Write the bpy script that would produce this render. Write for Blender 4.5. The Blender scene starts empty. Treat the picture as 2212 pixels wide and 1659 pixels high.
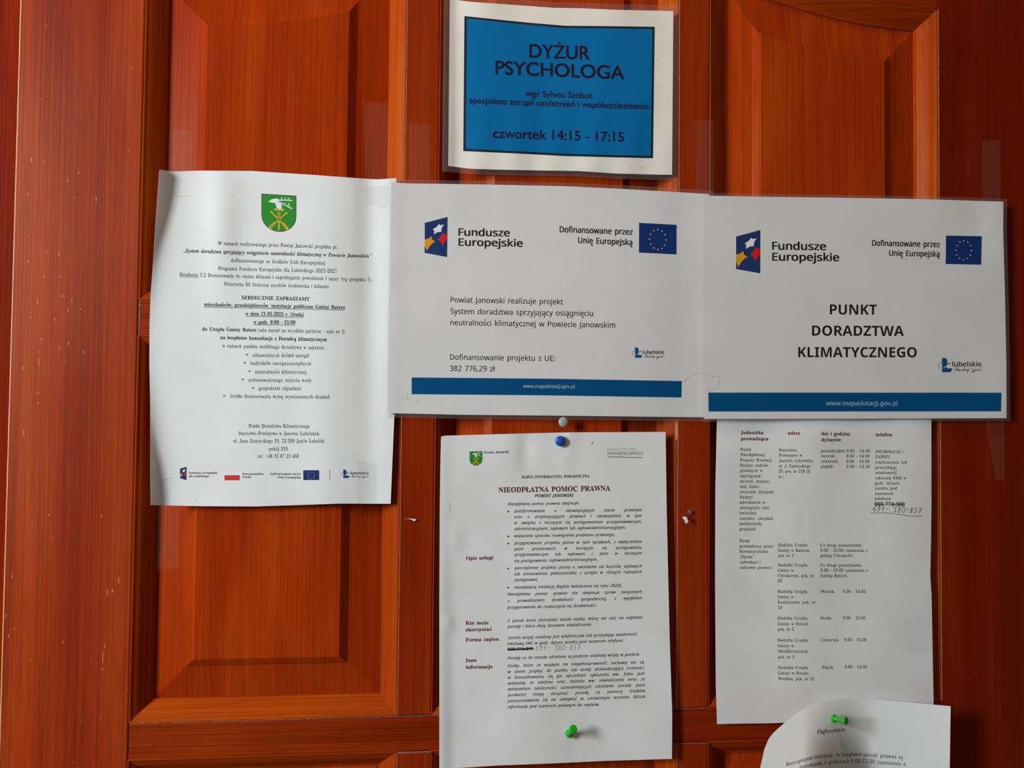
import bpy, math, os, random
import numpy as np
from mathutils import Vector, Matrix

random.seed(4)
sc = bpy.context.scene
COL = sc.collection

# ------------------------------------------------------------------ camera
CX, CY, FPX, CAM_D = 1106.0, 829.5, 1778.7, 0.74
YAW, PITCH, ROLL = 0.100725, 0.029878, 0.0101908
fw = np.array([math.sin(YAW)*math.cos(PITCH), math.cos(YAW)*math.cos(PITCH), math.sin(PITCH)])
r0 = np.array([math.cos(YAW), -math.sin(YAW), 0.0])
u0 = np.cross(r0, fw)
ri = r0*math.cos(ROLL)+u0*math.sin(ROLL)
up = -r0*math.sin(ROLL)+u0*math.cos(ROLL)
cam = bpy.data.cameras.new('camera')
camo = bpy.data.objects.new('camera', cam)
COL.objects.link(camo)
m = Matrix(((ri[0], up[0], -fw[0], 0), (ri[1], up[1], -fw[1], -CAM_D), (ri[2], up[2], -fw[2], 0), (0, 0, 0, 1)))
camo.matrix_world = m
cam.sensor_width = 36
cam.lens = FPX/2212*36
cam.clip_start = 0.01
sc.camera = camo

# ------------------------------------------------------------------ world, lights, exposure
w = bpy.data.worlds.new('room_light')
sc.world = w
w.use_nodes = True
bg = w.node_tree.nodes['Background']
bg.inputs[0].default_value = (0.66, 0.60, 0.54, 1)
bg.inputs[1].default_value = 0.13


def area(name, loc, target, sx, sy, power, col):
    l = bpy.data.lights.new(name, 'AREA')
    l.shape = 'RECTANGLE'
    l.size, l.size_y = sx, sy
    l.energy = power
    l.color = col
    o = bpy.data.objects.new(name, l)
    COL.objects.link(o)
    o.location = loc
    d = Vector(target)-Vector(loc)
    o.rotation_euler = d.to_track_quat('-Z', 'Y').to_euler()
    return o


area('window_light', (-1.78, -1.20, 0.52), (0.05, 0, 0.0), 0.40, 0.85, 55.5, (0.91, 0.97, 1.0))
area('warm_fill_light', (0.1, -0.7, 1.5), (0.1, 0, 0.3), 0.5, 0.3, 4.2, (1.0, 0.66, 0.38))  # unseen warm fill added above, warms the tops of the sheets
sc.view_settings.view_transform = 'Standard'
sc.view_settings.look = 'None'
sc.view_settings.gamma = 1
sc.view_settings.exposure = 0.0
sc.view_settings.use_curve_mapping = False


# ------------------------------------------------------------------ helpers
def unproj(px, py, h):
    """points of the photograph at height h in front of the door face -> world"""
    px = np.asarray(px, float); py = np.asarray(py, float); h = np.asarray(h, float)
    a = (px-CX)/FPX; b = (py-CY)/FPX
    dx = fw[0]+ri[0]*a-up[0]*b
    dy = fw[1]+ri[1]*a-up[1]*b
    dz = fw[2]+ri[2]*a-up[2]*b
    t = (CAM_D-h)/dy
    return np.stack([dx*t, -h+0*dx, dz*t], -1)


def setp(o, label=None, cat=None, group=None, kind=None):
    if label: o['label'] = label
    if cat: o['category'] = cat
    if group: o['group'] = group
    if kind: o['kind'] = kind
    return o


def mesh(name, v, f, mat, parent=None, smooth=False):
    me = bpy.data.meshes.new(name)
    me.from_pydata([tuple(map(float, p)) for p in v], [], [tuple(int(i) for i in q) for q in f])
    me.update()
    if smooth:
        me.polygons.foreach_set('use_smooth', [True]*len(me.polygons))
    o = bpy.data.objects.new(name, me)
    COL.objects.link(o)
    if mat: me.materials.append(mat)
    if parent:
        o.parent = parent
        o.matrix_parent_inverse = Matrix.Translation(-parent.location)
    return o


def empty(name, loc=(0, 0, 0)):
    o = bpy.data.objects.new(name, None)
    COL.objects.link(o)
    o.location = loc
    o.empty_display_size = 0.02
    return o


def nm(name):
    mt = bpy.data.materials.new(name)
    mt.use_nodes = True
    return mt, mt.node_tree, mt.node_tree.nodes['Principled BSDF']


def plain(name, col, rough=0.7, spec=0.3, metal=0.0):
    mt, nt, b = nm(name)
    b.inputs['Base Color'].default_value = (*col, 1)
    b.inputs['Roughness'].default_value = rough
    b.inputs['Specular IOR Level'].default_value = spec
    b.inputs['Metallic'].default_value = metal
    return mt


def wood(name, horiz=False, tone=1.0, hue=0.0, specks=0.0, haze=0.0, lines=1.0, spec=0.18):
    mt, nt, b = nm(name)
    N, L = nt.nodes, nt.links
    tc = N.new('ShaderNodeTexCoord'); oi = N.new('ShaderNodeObjectInfo')
    rv = N.new('ShaderNodeVectorMath'); rv.operation = 'MULTIPLY_ADD'
    cb = N.new('ShaderNodeCombineXYZ')
    for i in range(3): L.new(oi.outputs['Random'], cb.inputs[i])
    L.new(cb.outputs[0], rv.inputs[0]); rv.inputs[1].default_value = (7.3, 3.1, 5.7)
    L.new(tc.outputs['Object'], rv.inputs[2])

    def noise(sx, sz, detail, dist=0.0, rough=0.55):
        mp = N.new('ShaderNodeMapping')
        mp.inputs['Scale'].default_value = (sz, 8, sx) if horiz else (sx, 8, sz)
        L.new(rv.outputs[0], mp.inputs[0])
        n = N.new('ShaderNodeTexNoise')
        n.inputs['Scale'].default_value = 1
        n.inputs['Detail'].default_value = detail
        n.inputs['Distortion'].default_value = dist
        n.inputs['Roughness'].default_value = rough
        L.new(mp.outputs[0], n.inputs['Vector'])
        return n
    big = noise(14, 1.6, 3, 0.8)
    fine = noise(620, 3.5, 3, 0.15, 0.6)
    ring = noise(22, 1.1, 2, 0.5)
    rm = N.new('ShaderNodeMath'); rm.operation = 'MULTIPLY'; rm.inputs[1].default_value = 26
    L.new(ring.outputs['Fac'], rm.inputs[0])
    rs = N.new('ShaderNodeMath'); rs.operation = 'FRACT'
    L.new(rm.outputs[0], rs.inputs[0])
    rp = N.new('ShaderNodeMath'); rp.operation = 'POWER'; rp.inputs[1].default_value = 3.0
    L.new(rs.outputs[0], rp.inputs[0])

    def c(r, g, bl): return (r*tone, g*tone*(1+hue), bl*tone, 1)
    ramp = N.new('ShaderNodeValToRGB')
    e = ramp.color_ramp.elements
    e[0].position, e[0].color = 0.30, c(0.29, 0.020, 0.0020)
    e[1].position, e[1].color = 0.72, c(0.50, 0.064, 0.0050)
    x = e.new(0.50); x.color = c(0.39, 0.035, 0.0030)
    L.new(big.outputs['Fac'], ramp.inputs[0])
    fr = N.new('ShaderNodeValToRGB')
    e = fr.color_ramp.elements
    lo = 1-0.34*lines
    e[0].position, e[0].color = 0.34, (lo, lo*0.93, lo*0.9, 1)
    e[1].position, e[1].color = 0.60, (1.06, 1.06, 1.06, 1)
    L.new(fine.outputs['Fac'], fr.inputs[0])
    mx = N.new('ShaderNodeMix'); mx.data_type = 'RGBA'; mx.blend_type = 'MULTIPLY'; mx.inputs[0].default_value = 1
    L.new(ramp.outputs[0], mx.inputs[6]); L.new(fr.outputs[0], mx.inputs[7])
    m2 = N.new('ShaderNodeMix'); m2.data_type = 'RGBA'; m2.blend_type = 'MULTIPLY'
    rk = N.new('ShaderNodeMath'); rk.operation = 'MULTIPLY'; rk.inputs[1].default_value = 0.22*lines
    L.new(rp.outputs[0], rk.inputs[0]); L.new(rk.outputs[0], m2.inputs[0])
    L.new(mx.outputs[2], m2.inputs[6]); m2.inputs[7].default_value = (0.42, 0.30, 0.30, 1)
    out = m2.outputs[2]
    # pores and small pale nicks of wear
    for sc_, th, colr, amt, st in ((900, 0.745, (0.08, 0.010, 0.003, 1), 0.4, 0.12), (420, 0.80, (0.75, 0.34, 0.18, 1), 0.7*min(specks*2+0.15, 1), 0.25)):
        mp = N.new('ShaderNodeMapping')
        mp.inputs['Scale'].default_value = (sc_*st, sc_, sc_) if horiz else (sc_, sc_, sc_*st)
        L.new(rv.outputs[0], mp.inputs[0])
        n = N.new('ShaderNodeTexNoise'); n.inputs['Scale'].default_value = 1; n.inputs['Detail'].default_value = 1
        L.new(mp.outputs[0], n.inputs['Vector'])
        rr = N.new('ShaderNodeValToRGB')
        rr.color_ramp.elements[0].position = th-(0.035*specks if sc_ < 500 else 0); rr.color_ramp.elements[1].position = th+0.03
        L.new(n.outputs['Fac'], rr.inputs[0])
        k = N.new('ShaderNodeMath'); k.operation = 'MULTIPLY'; k.inputs[1].default_value = amt
        L.new(rr.outputs[0], k.inputs[0])
        m3 = N.new('ShaderNodeMix'); m3.data_type = 'RGBA'
        L.new(k.outputs[0], m3.inputs[0]); L.new(out, m3.inputs[6]); m3.inputs[7].default_value = colr
        out = m3.outputs[2]
    L.new(out, b.inputs['Base Color'])
    b.inputs['Specular IOR Level'].default_value = spec+haze*0.35
    b.inputs['Specular Tint'].default_value = (1.0, 0.74, 0.52, 1)
    sm = noise(9, 4, 3, 0.3)
    mr = N.new('ShaderNodeMapRange')
    mr.inputs['To Min'].default_value = 0.24+haze*0.1; mr.inputs['To Max'].default_value = 0.46+haze*0.1
    L.new(sm.outputs['Fac'], mr.inputs['Value']); L.new(mr.outputs[0], b.inputs['Roughness'])
    bp = N.new('ShaderNodeBump'); bp.inputs['Strength'].default_value = 0.22; bp.inputs['Distance'].default_value = 0.0004
    L.new(fine.outputs['Fac'], bp.inputs['Height']); L.new(bp.outputs[0], b.inputs['Normal'])
    return mt


def paper(name, col=(0.80, 0.80, 0.80), coat=0.0, dirt=0.04):
    mt, nt, b = nm(name)
    N, L = nt.nodes, nt.links
    tc = N.new('ShaderNodeTexCoord')
    n = N.new('ShaderNodeTexNoise'); n.inputs['Scale'].default_value = 22; n.inputs['Detail'].default_value = 4
    L.new(tc.outputs['Object'], n.inputs['Vector'])
    rp = N.new('ShaderNodeValToRGB')
    rp.color_ramp.elements[0].position = 0.30; rp.color_ramp.elements[1].position = 0.62
    rp.color_ramp.elements[0].color = tuple(c*(1-dirt*k) for c, k in zip(col, (1.0, 1.1, 1.3)))+(1,)
    rp.color_ramp.elements[1].color = (*col, 1)
    L.new(n.outputs['Fac'], rp.inputs[0])
    # tiny specks of dirt
    n3 = N.new('ShaderNodeTexNoise'); n3.inputs['Scale'].default_value = 190; n3.inputs['Detail'].default_value = 2
    L.new(tc.outputs['Object'], n3.inputs['Vector'])
    r3 = N.new('ShaderNodeValToRGB')
    r3.color_ramp.elements[0].position = 0.745; r3.color_ramp.elements[1].position = 0.80
    L.new(n3.outputs['Fac'], r3.inputs[0])
    k = N.new('ShaderNodeMath'); k.operation = 'MULTIPLY'; k.inputs[1].default_value = 0.28
    L.new(r3.outputs[0], k.inputs[0])
    mx = N.new('ShaderNodeMix'); mx.data_type = 'RGBA'
    L.new(k.outputs[0], mx.inputs[0]); L.new(rp.outputs[0], mx.inputs[6]); mx.inputs[7].default_value = (0.32, 0.28, 0.24, 1)
    L.new(mx.outputs[2], b.inputs['Base Color'])
    b.inputs['Roughness'].default_value = 0.85 if not coat else 0.55
    b.inputs['Specular IOR Level'].default_value = 0.15
    b.inputs['Coat Weight'].default_value = coat
    b.inputs['Coat Roughness'].default_value = 0.22
    n2 = N.new('ShaderNodeTexNoise'); n2.inputs['Scale'].default_value = 35; n2.inputs['Detail'].default_value = 5
    L.new(tc.outputs['Object'], n2.inputs['Vector'])
    bp = N.new('ShaderNodeBump'); bp.inputs['Strength'].default_value = 0.12; bp.inputs['Distance'].default_value = 0.002
    L.new(n2.outputs['Fac'], bp.inputs['Height']); L.new(bp.outputs[0], b.inputs['Normal'])
    return mt


def film(name, alpha=0.16, tint=(0.55, 0.50, 0.46), rough=0.25):
    mt, nt, b = nm(name)
    b.inputs['Base Color'].default_value = (*tint, 1)
    b.inputs['Alpha'].default_value = alpha
    b.inputs['Roughness'].default_value = rough
    b.inputs['Specular IOR Level'].default_value = 0.6
    return mt


W_STILE = wood('wood_stile', tone=0.86, specks=0.6, haze=0.50, lines=0.8)
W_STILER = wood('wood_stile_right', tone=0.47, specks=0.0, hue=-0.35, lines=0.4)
W_MULL = wood('wood_mullion', tone=0.78, lines=0.6)
W_RAIL = wood('wood_rail', horiz=True, tone=0.74)
W_PANEL = wood('wood_panel', tone=1.0, lines=0.65, spec=0.09, hue=0.08)
W_MOULD = wood('wood_moulding', tone=1.05, lines=0.7, spec=0.08, hue=0.45)
W_MOULDH = wood('wood_moulding_flat', horiz=True, tone=1.05, lines=0.8, spec=0.08, hue=0.45)
W_FRAME = wood('wood_frame', tone=0.62, hue=-0.25, lines=0.9, haze=-0.3)
WORN_HILITE = plain('worn_and_highlight', (0.80, 0.36, 0.17), 0.4)  # chips and dents, plus the painted highlight on the stile edge
WORN_HILITE2 = plain('worn_highlight_arris', (0.50, 0.19, 0.10), 0.4)  # pale wear and painted highlight along the left-facing edges
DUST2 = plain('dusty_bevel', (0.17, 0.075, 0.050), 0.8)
DUST_HILITE = plain('dusty_arris', (0.26, 0.14, 0.10), 0.7)  # dust, plus wear and painted highlight at the middle rail's left end
P_PLAIN = paper('paper_plain', (0.81, 0.82, 0.82))
P_LAM = paper('paper_laminated', (0.72, 0.71, 0.70), coat=0.35)
P_WARM = paper('paper_poster', (0.86, 0.82, 0.75), coat=0.3, dirt=0.07)
P_OLD = paper('paper_worn', (0.80, 0.80, 0.80), dirt=0.07)
P_THIN = paper('paper_note', (0.80, 0.81, 0.81), dirt=0.04)
FILM = film('laminate_film', 0.13, (0.42, 0.37, 0.33))
TAPE = film('clear_tape', 0.035, (0.62, 0.55, 0.42), 0.45)
TAPE2 = film('clear_tape_on_paper', 0.12, (0.62, 0.60, 0.57), 0.2)
INK = plain('ink_black', (0.012, 0.012, 0.014), 0.6)
INK2 = plain('ink_laser_grey', (0.055, 0.058, 0.062), 0.8, 0.1)
INK3 = plain('ink_body_grey', (0.030, 0.034, 0.036), 0.8, 0.1)
INKR = plain('ink_maroon', (0.115, 0.018, 0.015), 0.8, 0.1)
INKP = plain('pencil_grey', (0.26, 0.28, 0.29), 0.6)
INKPEN = plain('pen_grey', (0.06, 0.07, 0.08), 0.6)
FAINT = plain('ink_faded', (0.50, 0.50, 0.50), 0.8)
GREYINK = plain('ink_mid_grey', (0.16, 0.16, 0.17), 0.8)
BLUE = plain('print_poster_blue', (0.002, 0.150, 0.39), 0.6, 0.08)
NAVYF = plain('print_frame_dark', (0.006, 0.018, 0.028), 0.5)
NAVYT = plain('print_text_dark', (0.008, 0.006, 0.030), 0.5)
BAND = plain('print_band_blue', (0.001, 0.075, 0.21), 0.5, 0.12)
FLAGB = plain('print_flag_blue', (0.006, 0.028, 0.15), 0.5)
LOGOB = plain('print_logo_blue', (0.012, 0.035, 0.14), 0.5)
LUBB = plain('print_teal_blue', (0.005, 0.075, 0.19), 0.5)
STARY = plain('print_star_yellow', (0.55, 0.52, 0.25), 0.6)
GOLD = plain('print_gold', (0.72, 0.42, 0.03), 0.6)
REDP = plain('print_red', (0.62, 0.012, 0.012), 0.6)
REDFLAG = plain('print_flag_red', (0.55, 0.035, 0.035), 0.6)
ORANGEP = plain('print_orange', (0.72, 0.33, 0.015), 0.6)
GREENP = plain('print_green', (0.015, 0.26, 0.012), 0.6)
WHITEP = plain('print_white', (0.80, 0.80, 0.80), 0.7)
URLP = plain('print_pale_blue', (0.36, 0.50, 0.62), 0.7)
PIN_GREEN = plain('pin_green_plastic', (0.004, 0.40, 0.010), 0.25, 0.5)
PIN_BLUE = plain('pin_blue_plastic', (0.006, 0.085, 0.40), 0.35, 0.5)
PIN_GREY = plain('pin_grey_plastic', (0.36, 0.36, 0.33), 0.35, 0.5)
STEEL = plain('pin_steel', (0.45, 0.43, 0.40), 0.3, 0.5, 0.9)
WHITE_SCRAP = plain('scrap_white', (0.78, 0.80, 0.80), 0.8)

# ------------------------------------------------------------------ the door
X_STL = (-0.3553, -0.2515)
X_OPEN = ((-0.2515, -0.0240), (0.0056, 0.2284), (0.2580, 0.4848))
X_STR = (0.4848, 0.6400)
Z_RAILM = (0.0610, 0.0910)
Z_RAILL = (-0.3025, -0.2720)
Z_TOP, Z_BOT = 0.56, -0.62
Z_LOWRAIL_TOP = -0.54
BACK = 0.036


def arch_u(x): return np.minimum(np.asarray(x)+0.2515, 0.4848-np.asarray(x))


def z_open(x): return 0.3906+0.7*np.maximum(arch_u(x), 0)**1.8


def box(name, x0, x1, z0, z1, y0, y1, mat, parent, bev=0.0006):
    v = [(x0, y0, z0), (x1, y0, z0), (x1, y0, z1), (x0, y0, z1), (x0, y1, z0), (x1, y1, z0), (x1, y1, z1), (x0, y1, z1)]
    f = [(0, 1, 2, 3), (5, 4, 7, 6), (4, 0, 3, 7), (1, 5, 6, 2), (3, 2, 6, 7), (4, 5, 1, 0)]
    o = mesh(name, v, f, mat, parent)
    if bev:
        b = o.modifiers.new('edge', 'BEVEL'); b.width = bev; b.segments = 2; b.limit_method = 'ANGLE'
    return o


door = empty('door_1')
setp(door, 'reddish brown stained pine door with raised panels and moulded frames', kind='structure')
box('stile', X_STL[0], X_STL[1], Z_BOT, Z_TOP, 0, BACK, W_STILE, door, 0.0013)
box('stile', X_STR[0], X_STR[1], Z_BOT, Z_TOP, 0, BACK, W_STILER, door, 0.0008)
g = 0.0007
box('rail', X_STL[1]+g, X_STR[0]-g, Z_RAILM[0], Z_RAILM[1], 0.0003, BACK, W_RAIL, door)
box('rail', X_STL[1]+g, X_STR[0]-g, Z_RAILL[0], Z_RAILL[1], 0.0003, BACK, W_RAIL, door)
box('rail', X_STL[1]+g, X_STR[0]-g, Z_BOT, Z_LOWRAIL_TOP, 0.0003, BACK, W_RAIL, door)
# top rail with the arched lower edge
xs = np.linspace(X_STL[1]+g, X_STR[0]-g, 61)
v, f = [], []
for x in xs:
    z = float(z_open(x))
    v += [(x, 0.0003, z), (x, 0.0003, Z_TOP), (x, BACK, z), (x, BACK, Z_TOP)]
for i in range(60):
    a, b = 4*i, 4*i+4
    f += [(a, b, b+1, a+1), (a+2, a+3, b+3, b+2), (a, a+2, b+2, b), (a+1, b+1, b+3, a+3)]
f += [(0, 1, 3, 2), (240, 242, 243, 241)]
mesh('rail', v, f, W_RAIL, door)
ROWS = ((Z_RAILM[1], None), (Z_RAILL[1], Z_RAILM[0]), (Z_LOWRAIL_TOP, Z_RAILL[0]))
for x0, x1 in ((X_OPEN[0][1], X_OPEN[1][0]), (X_OPEN[1][1], X_OPEN[2][0])):
    for z0, z1 in ROWS:
        zt = z1-0.0006 if z1 is not None else float(min(z_open(x0), z_open(x1)))+0.002
        box('mullion', x0, x1, z0+0.0006, zt, 0.0001, BACK-0.002, W_MULL, door, 0.0009)

# moulding profile: (inset from the opening, depth behind the face)
PROF = ((0.0, 0.0009), (0.0006, 0.0004), (0.0014, 0.0006), (0.0020, 0.0014), (0.0040, 0.0024), (0.0062, 0.0039),
        (0.0086, 0.0059), (0.0108, 0.0082), (0.0128, 0.0106), (0.0143, 0.0124), (0.0160, 0.0130), (0.0162, 0.0160))
NS = 16


def loop(x0, x1, z0, ztop, s, d, arch):
    """corner-ordered samples of one inset rectangle: bottom row (l->r), top row (l->r)"""
    xs = np.linspace(x0+s, x1-s, NS+1)
    bot = [(x, d, z0+s) for x in xs]
    if arch:
        k = 1.0 if s < 0.03 else 1.18
        xr = np.linspace(x0+s, x1-s, NS+1)
        uu = np.maximum(arch_u(xr)-s, 0)
        top = [(x, d, 0.3906-s*1.02+0.7*k*float(u_)**1.8) for x, u_ in zip(xs, uu)]
    else:
        top = [(x, d, ztop-s) for x in xs]
    return bot, top


for (x0, x1) in X_OPEN:
    for z0, z1 in ROWS:
        arch = z1 is None
        LP = [loop(x0, x1, z0, z1, s, d, arch) for s, d in PROF]
        n = len(PROF)
        for side in ('left', 'right', 'bottom', 'top'):
            v, f = [], []
            if side in ('left', 'right'):
                i = 0 if side == 'left' else NS
                for bt, tp in LP: v += [bt[i], tp[i]]
                for k in range(n-1):
                    q = (2*k, 2*k+1, 2*k+3, 2*k+2)
                    f.append(q if side == 'left' else q[::-1])
                mat = W_MOULD
            else:
                for bt, tp in LP: v += (bt if side == 'bottom' else tp)
                for k in range(n-1):
                    for j in range(NS):
                        a = k*(NS+1)+j; b = a+NS+1
                        q = (a, b, b+1, a+1)
                        f.append(q if side == 'bottom' else q[::-1])
                mat = W_MOULDH
            o = mesh('moulding', v, f, mat, door, smooth=True)
            o.data.set_sharp_from_angle(angle=math.radians(50))
        # raised panel
        PP = ((0.0158, 0.0170), (0.0160, 0.0152), (0.0420, 0.0098), (0.0446, 0.0092), (0.0508, 0.0050), (0.0520, 0.0044))
        LP = [loop(x0, x1, z0, z1, s, d, arch) for s, d in PP]
        v, f = [], []
        M = 2*(NS+1)
        for bt, tp in LP: v += bt+tp
        for k in range(len(PP)-1):
            a0, b0 = k*M, (k+1)*M
            for j in range(NS):
                f.append((a0+j, a0+j+1, b0+j+1, b0+j))
                f.append((b0+NS+1+j, b0+NS+2+j, a0+NS+2+j, a0+NS+1+j))
            f.append((a0, b0, b0+NS+1, a0+NS+1))
            f.append((b0+NS, a0+NS, a0+2*NS+1, b0+2*NS+1))
        a0 = (len(PP)-1)*M
        for j in range(NS): f.append((a0+j, a0+j+1, a0+NS+2+j, a0+NS+1+j))
        v = [(p[0], p[1], p[2]) for p in v]
        o = mesh('panel', v, f, W_PANEL, door, smooth=True)
        o.data.set_sharp_from_angle(angle=math.radians(14))

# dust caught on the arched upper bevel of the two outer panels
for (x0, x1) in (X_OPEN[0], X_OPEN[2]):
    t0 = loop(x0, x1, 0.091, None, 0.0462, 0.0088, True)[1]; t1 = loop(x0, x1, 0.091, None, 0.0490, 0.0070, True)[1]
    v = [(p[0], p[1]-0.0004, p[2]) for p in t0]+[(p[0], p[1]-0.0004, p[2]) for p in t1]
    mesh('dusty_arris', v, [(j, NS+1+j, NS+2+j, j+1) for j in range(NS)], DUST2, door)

# chipped pale spots on the arris of the mullion
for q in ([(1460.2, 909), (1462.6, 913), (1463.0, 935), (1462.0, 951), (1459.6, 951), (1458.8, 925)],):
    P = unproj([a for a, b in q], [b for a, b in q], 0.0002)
    mesh('worn_chip', P, [tuple(range(len(q)))[::-1]], WORN_HILITE, door)

# pale arrises: slivers of worn wood with the edge highlight painted into the colour
def sliver(name, p0, p1, wd, y, mat, jit=0.3, n=90, seed=1):
    rr = random.Random(seed)
    a = np.array(p0, float); b_ = np.array(p1, float); d = (b_-a)/np.linalg.norm(b_-a); nn_ = np.array([-d[1], d[0]])
    v, f = [], []
    for i in range(n+1):
        c = a+(b_-a)*i/n
        w0 = wd/2*(1+jit*rr.uniform(-1, 1)); w1 = wd/2*(1+jit*rr.uniform(-1, 1))
        for q_ in (c+nn_*w0, c-nn_*w1): v.append((q_[0], y, q_[1]))
    for i in range(n): f.append((2*i, 2*i+2, 2*i+3, 2*i+1))
    if (b_-a)[1] > abs((b_-a)[0]): f = [q_[::-1] for q_ in f]
    return mesh(name, v, f, mat, door)


sliver('worn_highlight_arris', (X_STL[0]+0.0008, Z_BOT), (X_STL[0]+0.0008, Z_TOP), 0.0010, -0.00015, WORN_HILITE, 0.15, 200, 3)
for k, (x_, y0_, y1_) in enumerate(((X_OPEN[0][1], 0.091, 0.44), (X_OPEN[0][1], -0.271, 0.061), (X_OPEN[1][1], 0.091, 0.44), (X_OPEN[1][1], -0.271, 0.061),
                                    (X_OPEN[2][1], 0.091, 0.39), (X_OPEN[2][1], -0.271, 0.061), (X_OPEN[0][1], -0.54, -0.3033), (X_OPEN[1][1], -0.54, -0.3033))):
    sliver('worn_highlight_arris', (x_+0.0003, y0_), (x_+0.0003, y1_), 0.0011 if k in (2, 3, 4, 5) else 0.0007, -0.0001, WORN_HILITE2, 0.2, 120, 10+k)
sliver('worn_highlight_arris', (X_STL[1]+0.0012, Z_RAILM[0]), (X_STL[1]+0.0012, Z_RAILM[1]), 0.0010, 0.0001, DUST_HILITE, 0.5, 30, 31)
sliver('dusty_arris', (X_STL[1]+0.001, Z_RAILL[1]), (X_OPEN[2][0], Z_RAILL[1]), 0.0006, 0.0001, DUST_HILITE, 0.8, 220, 32)
sliver('dusty_arris', (X_OPEN[0][1], Z_RAILL[0]-0.0012), (X_OPEN[1][0], Z_RAILL[0]-0.0012), 0.0014, -0.0001, DUST_HILITE, 0.6, 40, 33)
sliver('dusty_arris', (X_OPEN[1][1], Z_RAILL[0]-0.0010), (X_OPEN[2][0], Z_RAILL[0]-0.0010), 0.0006, -0.0001, DUST_HILITE, 0.8, 40, 34)
# little pale dents on the left upright
V_, F_ = [], []
rr = random.Random(8)
for (x_, y_, l_) in ((81, 652, 14), (155, 650, 10), (118, 690, 8), (131, 598, 8), (100, 545, 6), (127, 550, 10), (60, 565, 8), (96, 598, 6), (147, 670, 7), (173, 668, 6), (66, 686, 6), (82, 760, 5),
                     (89, 733, 9), (148, 742, 10), (84, 782, 24), (50, 795, 8), (128, 750, 8), (180, 760, 9), (82, 848, 8), (82, 870, 6), (51, 935, 16), (60, 512, 5), (135, 640, 6), (68, 345, 12), (170, 373, 7), (146, 390, 8), (60, 420, 8), (94, 350, 6), (160, 427, 4),
                     (222, 1420, 34), (226, 1396, 8), (66, 1425, 5), (232, 1280, 16), (25, 1245, 8), (12, 1330, 10), (31, 1358, 6)):
    w_ = 1.1 if l_ < 20 else 0.9
    P = unproj([x_, x_+w_, x_+w_*0.7, x_-w_*0.4], [y_-l_/2, y_-l_/4, y_+l_/2, y_+l_/4], -0.0)
    P[:, 1] = -0.0001
    F_.append((len(V_)+3, len(V_)+2, len(V_)+1, len(V_))); V_ += [tuple(p) for p in P]
o = mesh('dent', V_, F_, WORN_HILITE, door); o['kind'] = 'stuff'; o['label'] = 'small pale dents in the left upright'

# door frame and wall
fr = box('trim_1', -0.47, -0.3568, Z_BOT, Z_TOP, 0.010, 0.06, W_FRAME, None, 0.001)
setp(fr, 'dark red stained wooden door frame board left of the door', kind='structure')
fr = box('trim_2', 0.6415, 0.76, Z_BOT, Z_TOP, 0.010, 0.06, W_FRAME, None, 0.001)
setp(fr, 'dark red stained wooden door frame board right of the door', kind='structure')
mt, nt, b = nm('plaster'); b.inputs['Base Color'].default_value = (0.62, 0.55, 0.45, 1); b.inputs['Roughness'].default_value = 0.9
nn = nt.nodes.new('ShaderNodeTexNoise'); nn.inputs['Scale'].default_value = 60
bb = nt.nodes.new('ShaderNodeBump'); bb.inputs['Strength'].default_value = 0.2
nt.links.new(nn.outputs['Fac'], bb.inputs['Height']); nt.links.new(bb.outputs[0], b.inputs['Normal'])
wl = box('wall_back', -2.0, 2.2, -1.2, 1.6, 0.061, 0.12, mt, None, 0)
setp(wl, 'plastered wall behind the door frame', kind='structure')

# ------------------------------------------------------------------ glyph engine
FD = bpy.utils.system_resource('DATAFILES', path='fonts')
try:
    FM = bpy.data.fonts.load(os.path.join(FD, 'NotoSansMath-Regular.woff2'))
except Exception:
    FM = None
STY = {  # name: (own font?, upper base, lower base, digit base, kx, ky, italic)
    'serif': (1, 0x1D400, 0x1D41A, 0x1D7CE, -0.014, 0.006, 0),
    'serifb': (1, 0x1D400, 0x1D41A, 0x1D7CE, 0.004, 0.010, 0),
    'serifbi': (1, 0x1D468, 0x1D482, None, 0.004, 0.008, 1),
    'camb': (1, 0x1D400, 0x1D41A, 0x1D7CE, -0.010, 0.014, 0),
    'cambb': (1, 0x1D400, 0x1D41A, 0x1D7CE, 0.006, 0.018, 0),
    'cambi': (1, 0x1D608, 0x1D622, None, 0.013, 0.008, 1),
    'cambbi': (1, 0x1D63C, 0x1D656, None, 0.004, 0.004, 1),
    'sans': (1, None, None, None, 0.006, 0.004, 0),
    'sansm': (1, None, None, None, 0.024, 0.014, 0),
    'sansb': (1, 0x1D5D4, 0x1D5EE, 0x1D7EC, 0.0, 0.0, 0),
    'geo': (0, None, None, None, 0.026, 0.020, 0),
    'script': (1, 0x1D4D0, 0x1D4EA, None, 0.0, 0.0, 1),
}
if FM is None:
    STY = {k: (0, None, None, None, v_[4]*0.5, v_[5]*0.5, v_[6]) for k, v_ in STY.items()}
DIA = {}
for pair in ('ąa,', 'ęe,', 'ĄA,', 'ĘE,', "ćc'", "ńn'", "óo'", "śs'", "źz'", "ĆC'", "ŃN'", "ÓO'", "ŚS'", "ŹZ'", 'żz.', 'ŻZ.', 'łl/', 'ŁL/'):
    DIA[pair[0]] = (pair[1], pair[2])


def conv(style, ch):
    own, ub, lb, db = STY[style][:4]
    if ch in '„”–•➢': return ch, 0
    if style == 'geo' and ch == 'a': return '\u0251', 0
    if 'A' <= ch <= 'Z' and ub: return chr(ub+ord(ch)-65), own
    if 'a' <= ch <= 'z' and lb: return chr(lb+ord(ch)-97), own
    if ch.isdigit() and db: return chr(db+ord(ch)-48), own
    return ch, own


GL = {}
TEXTS = []   # queued lines


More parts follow.
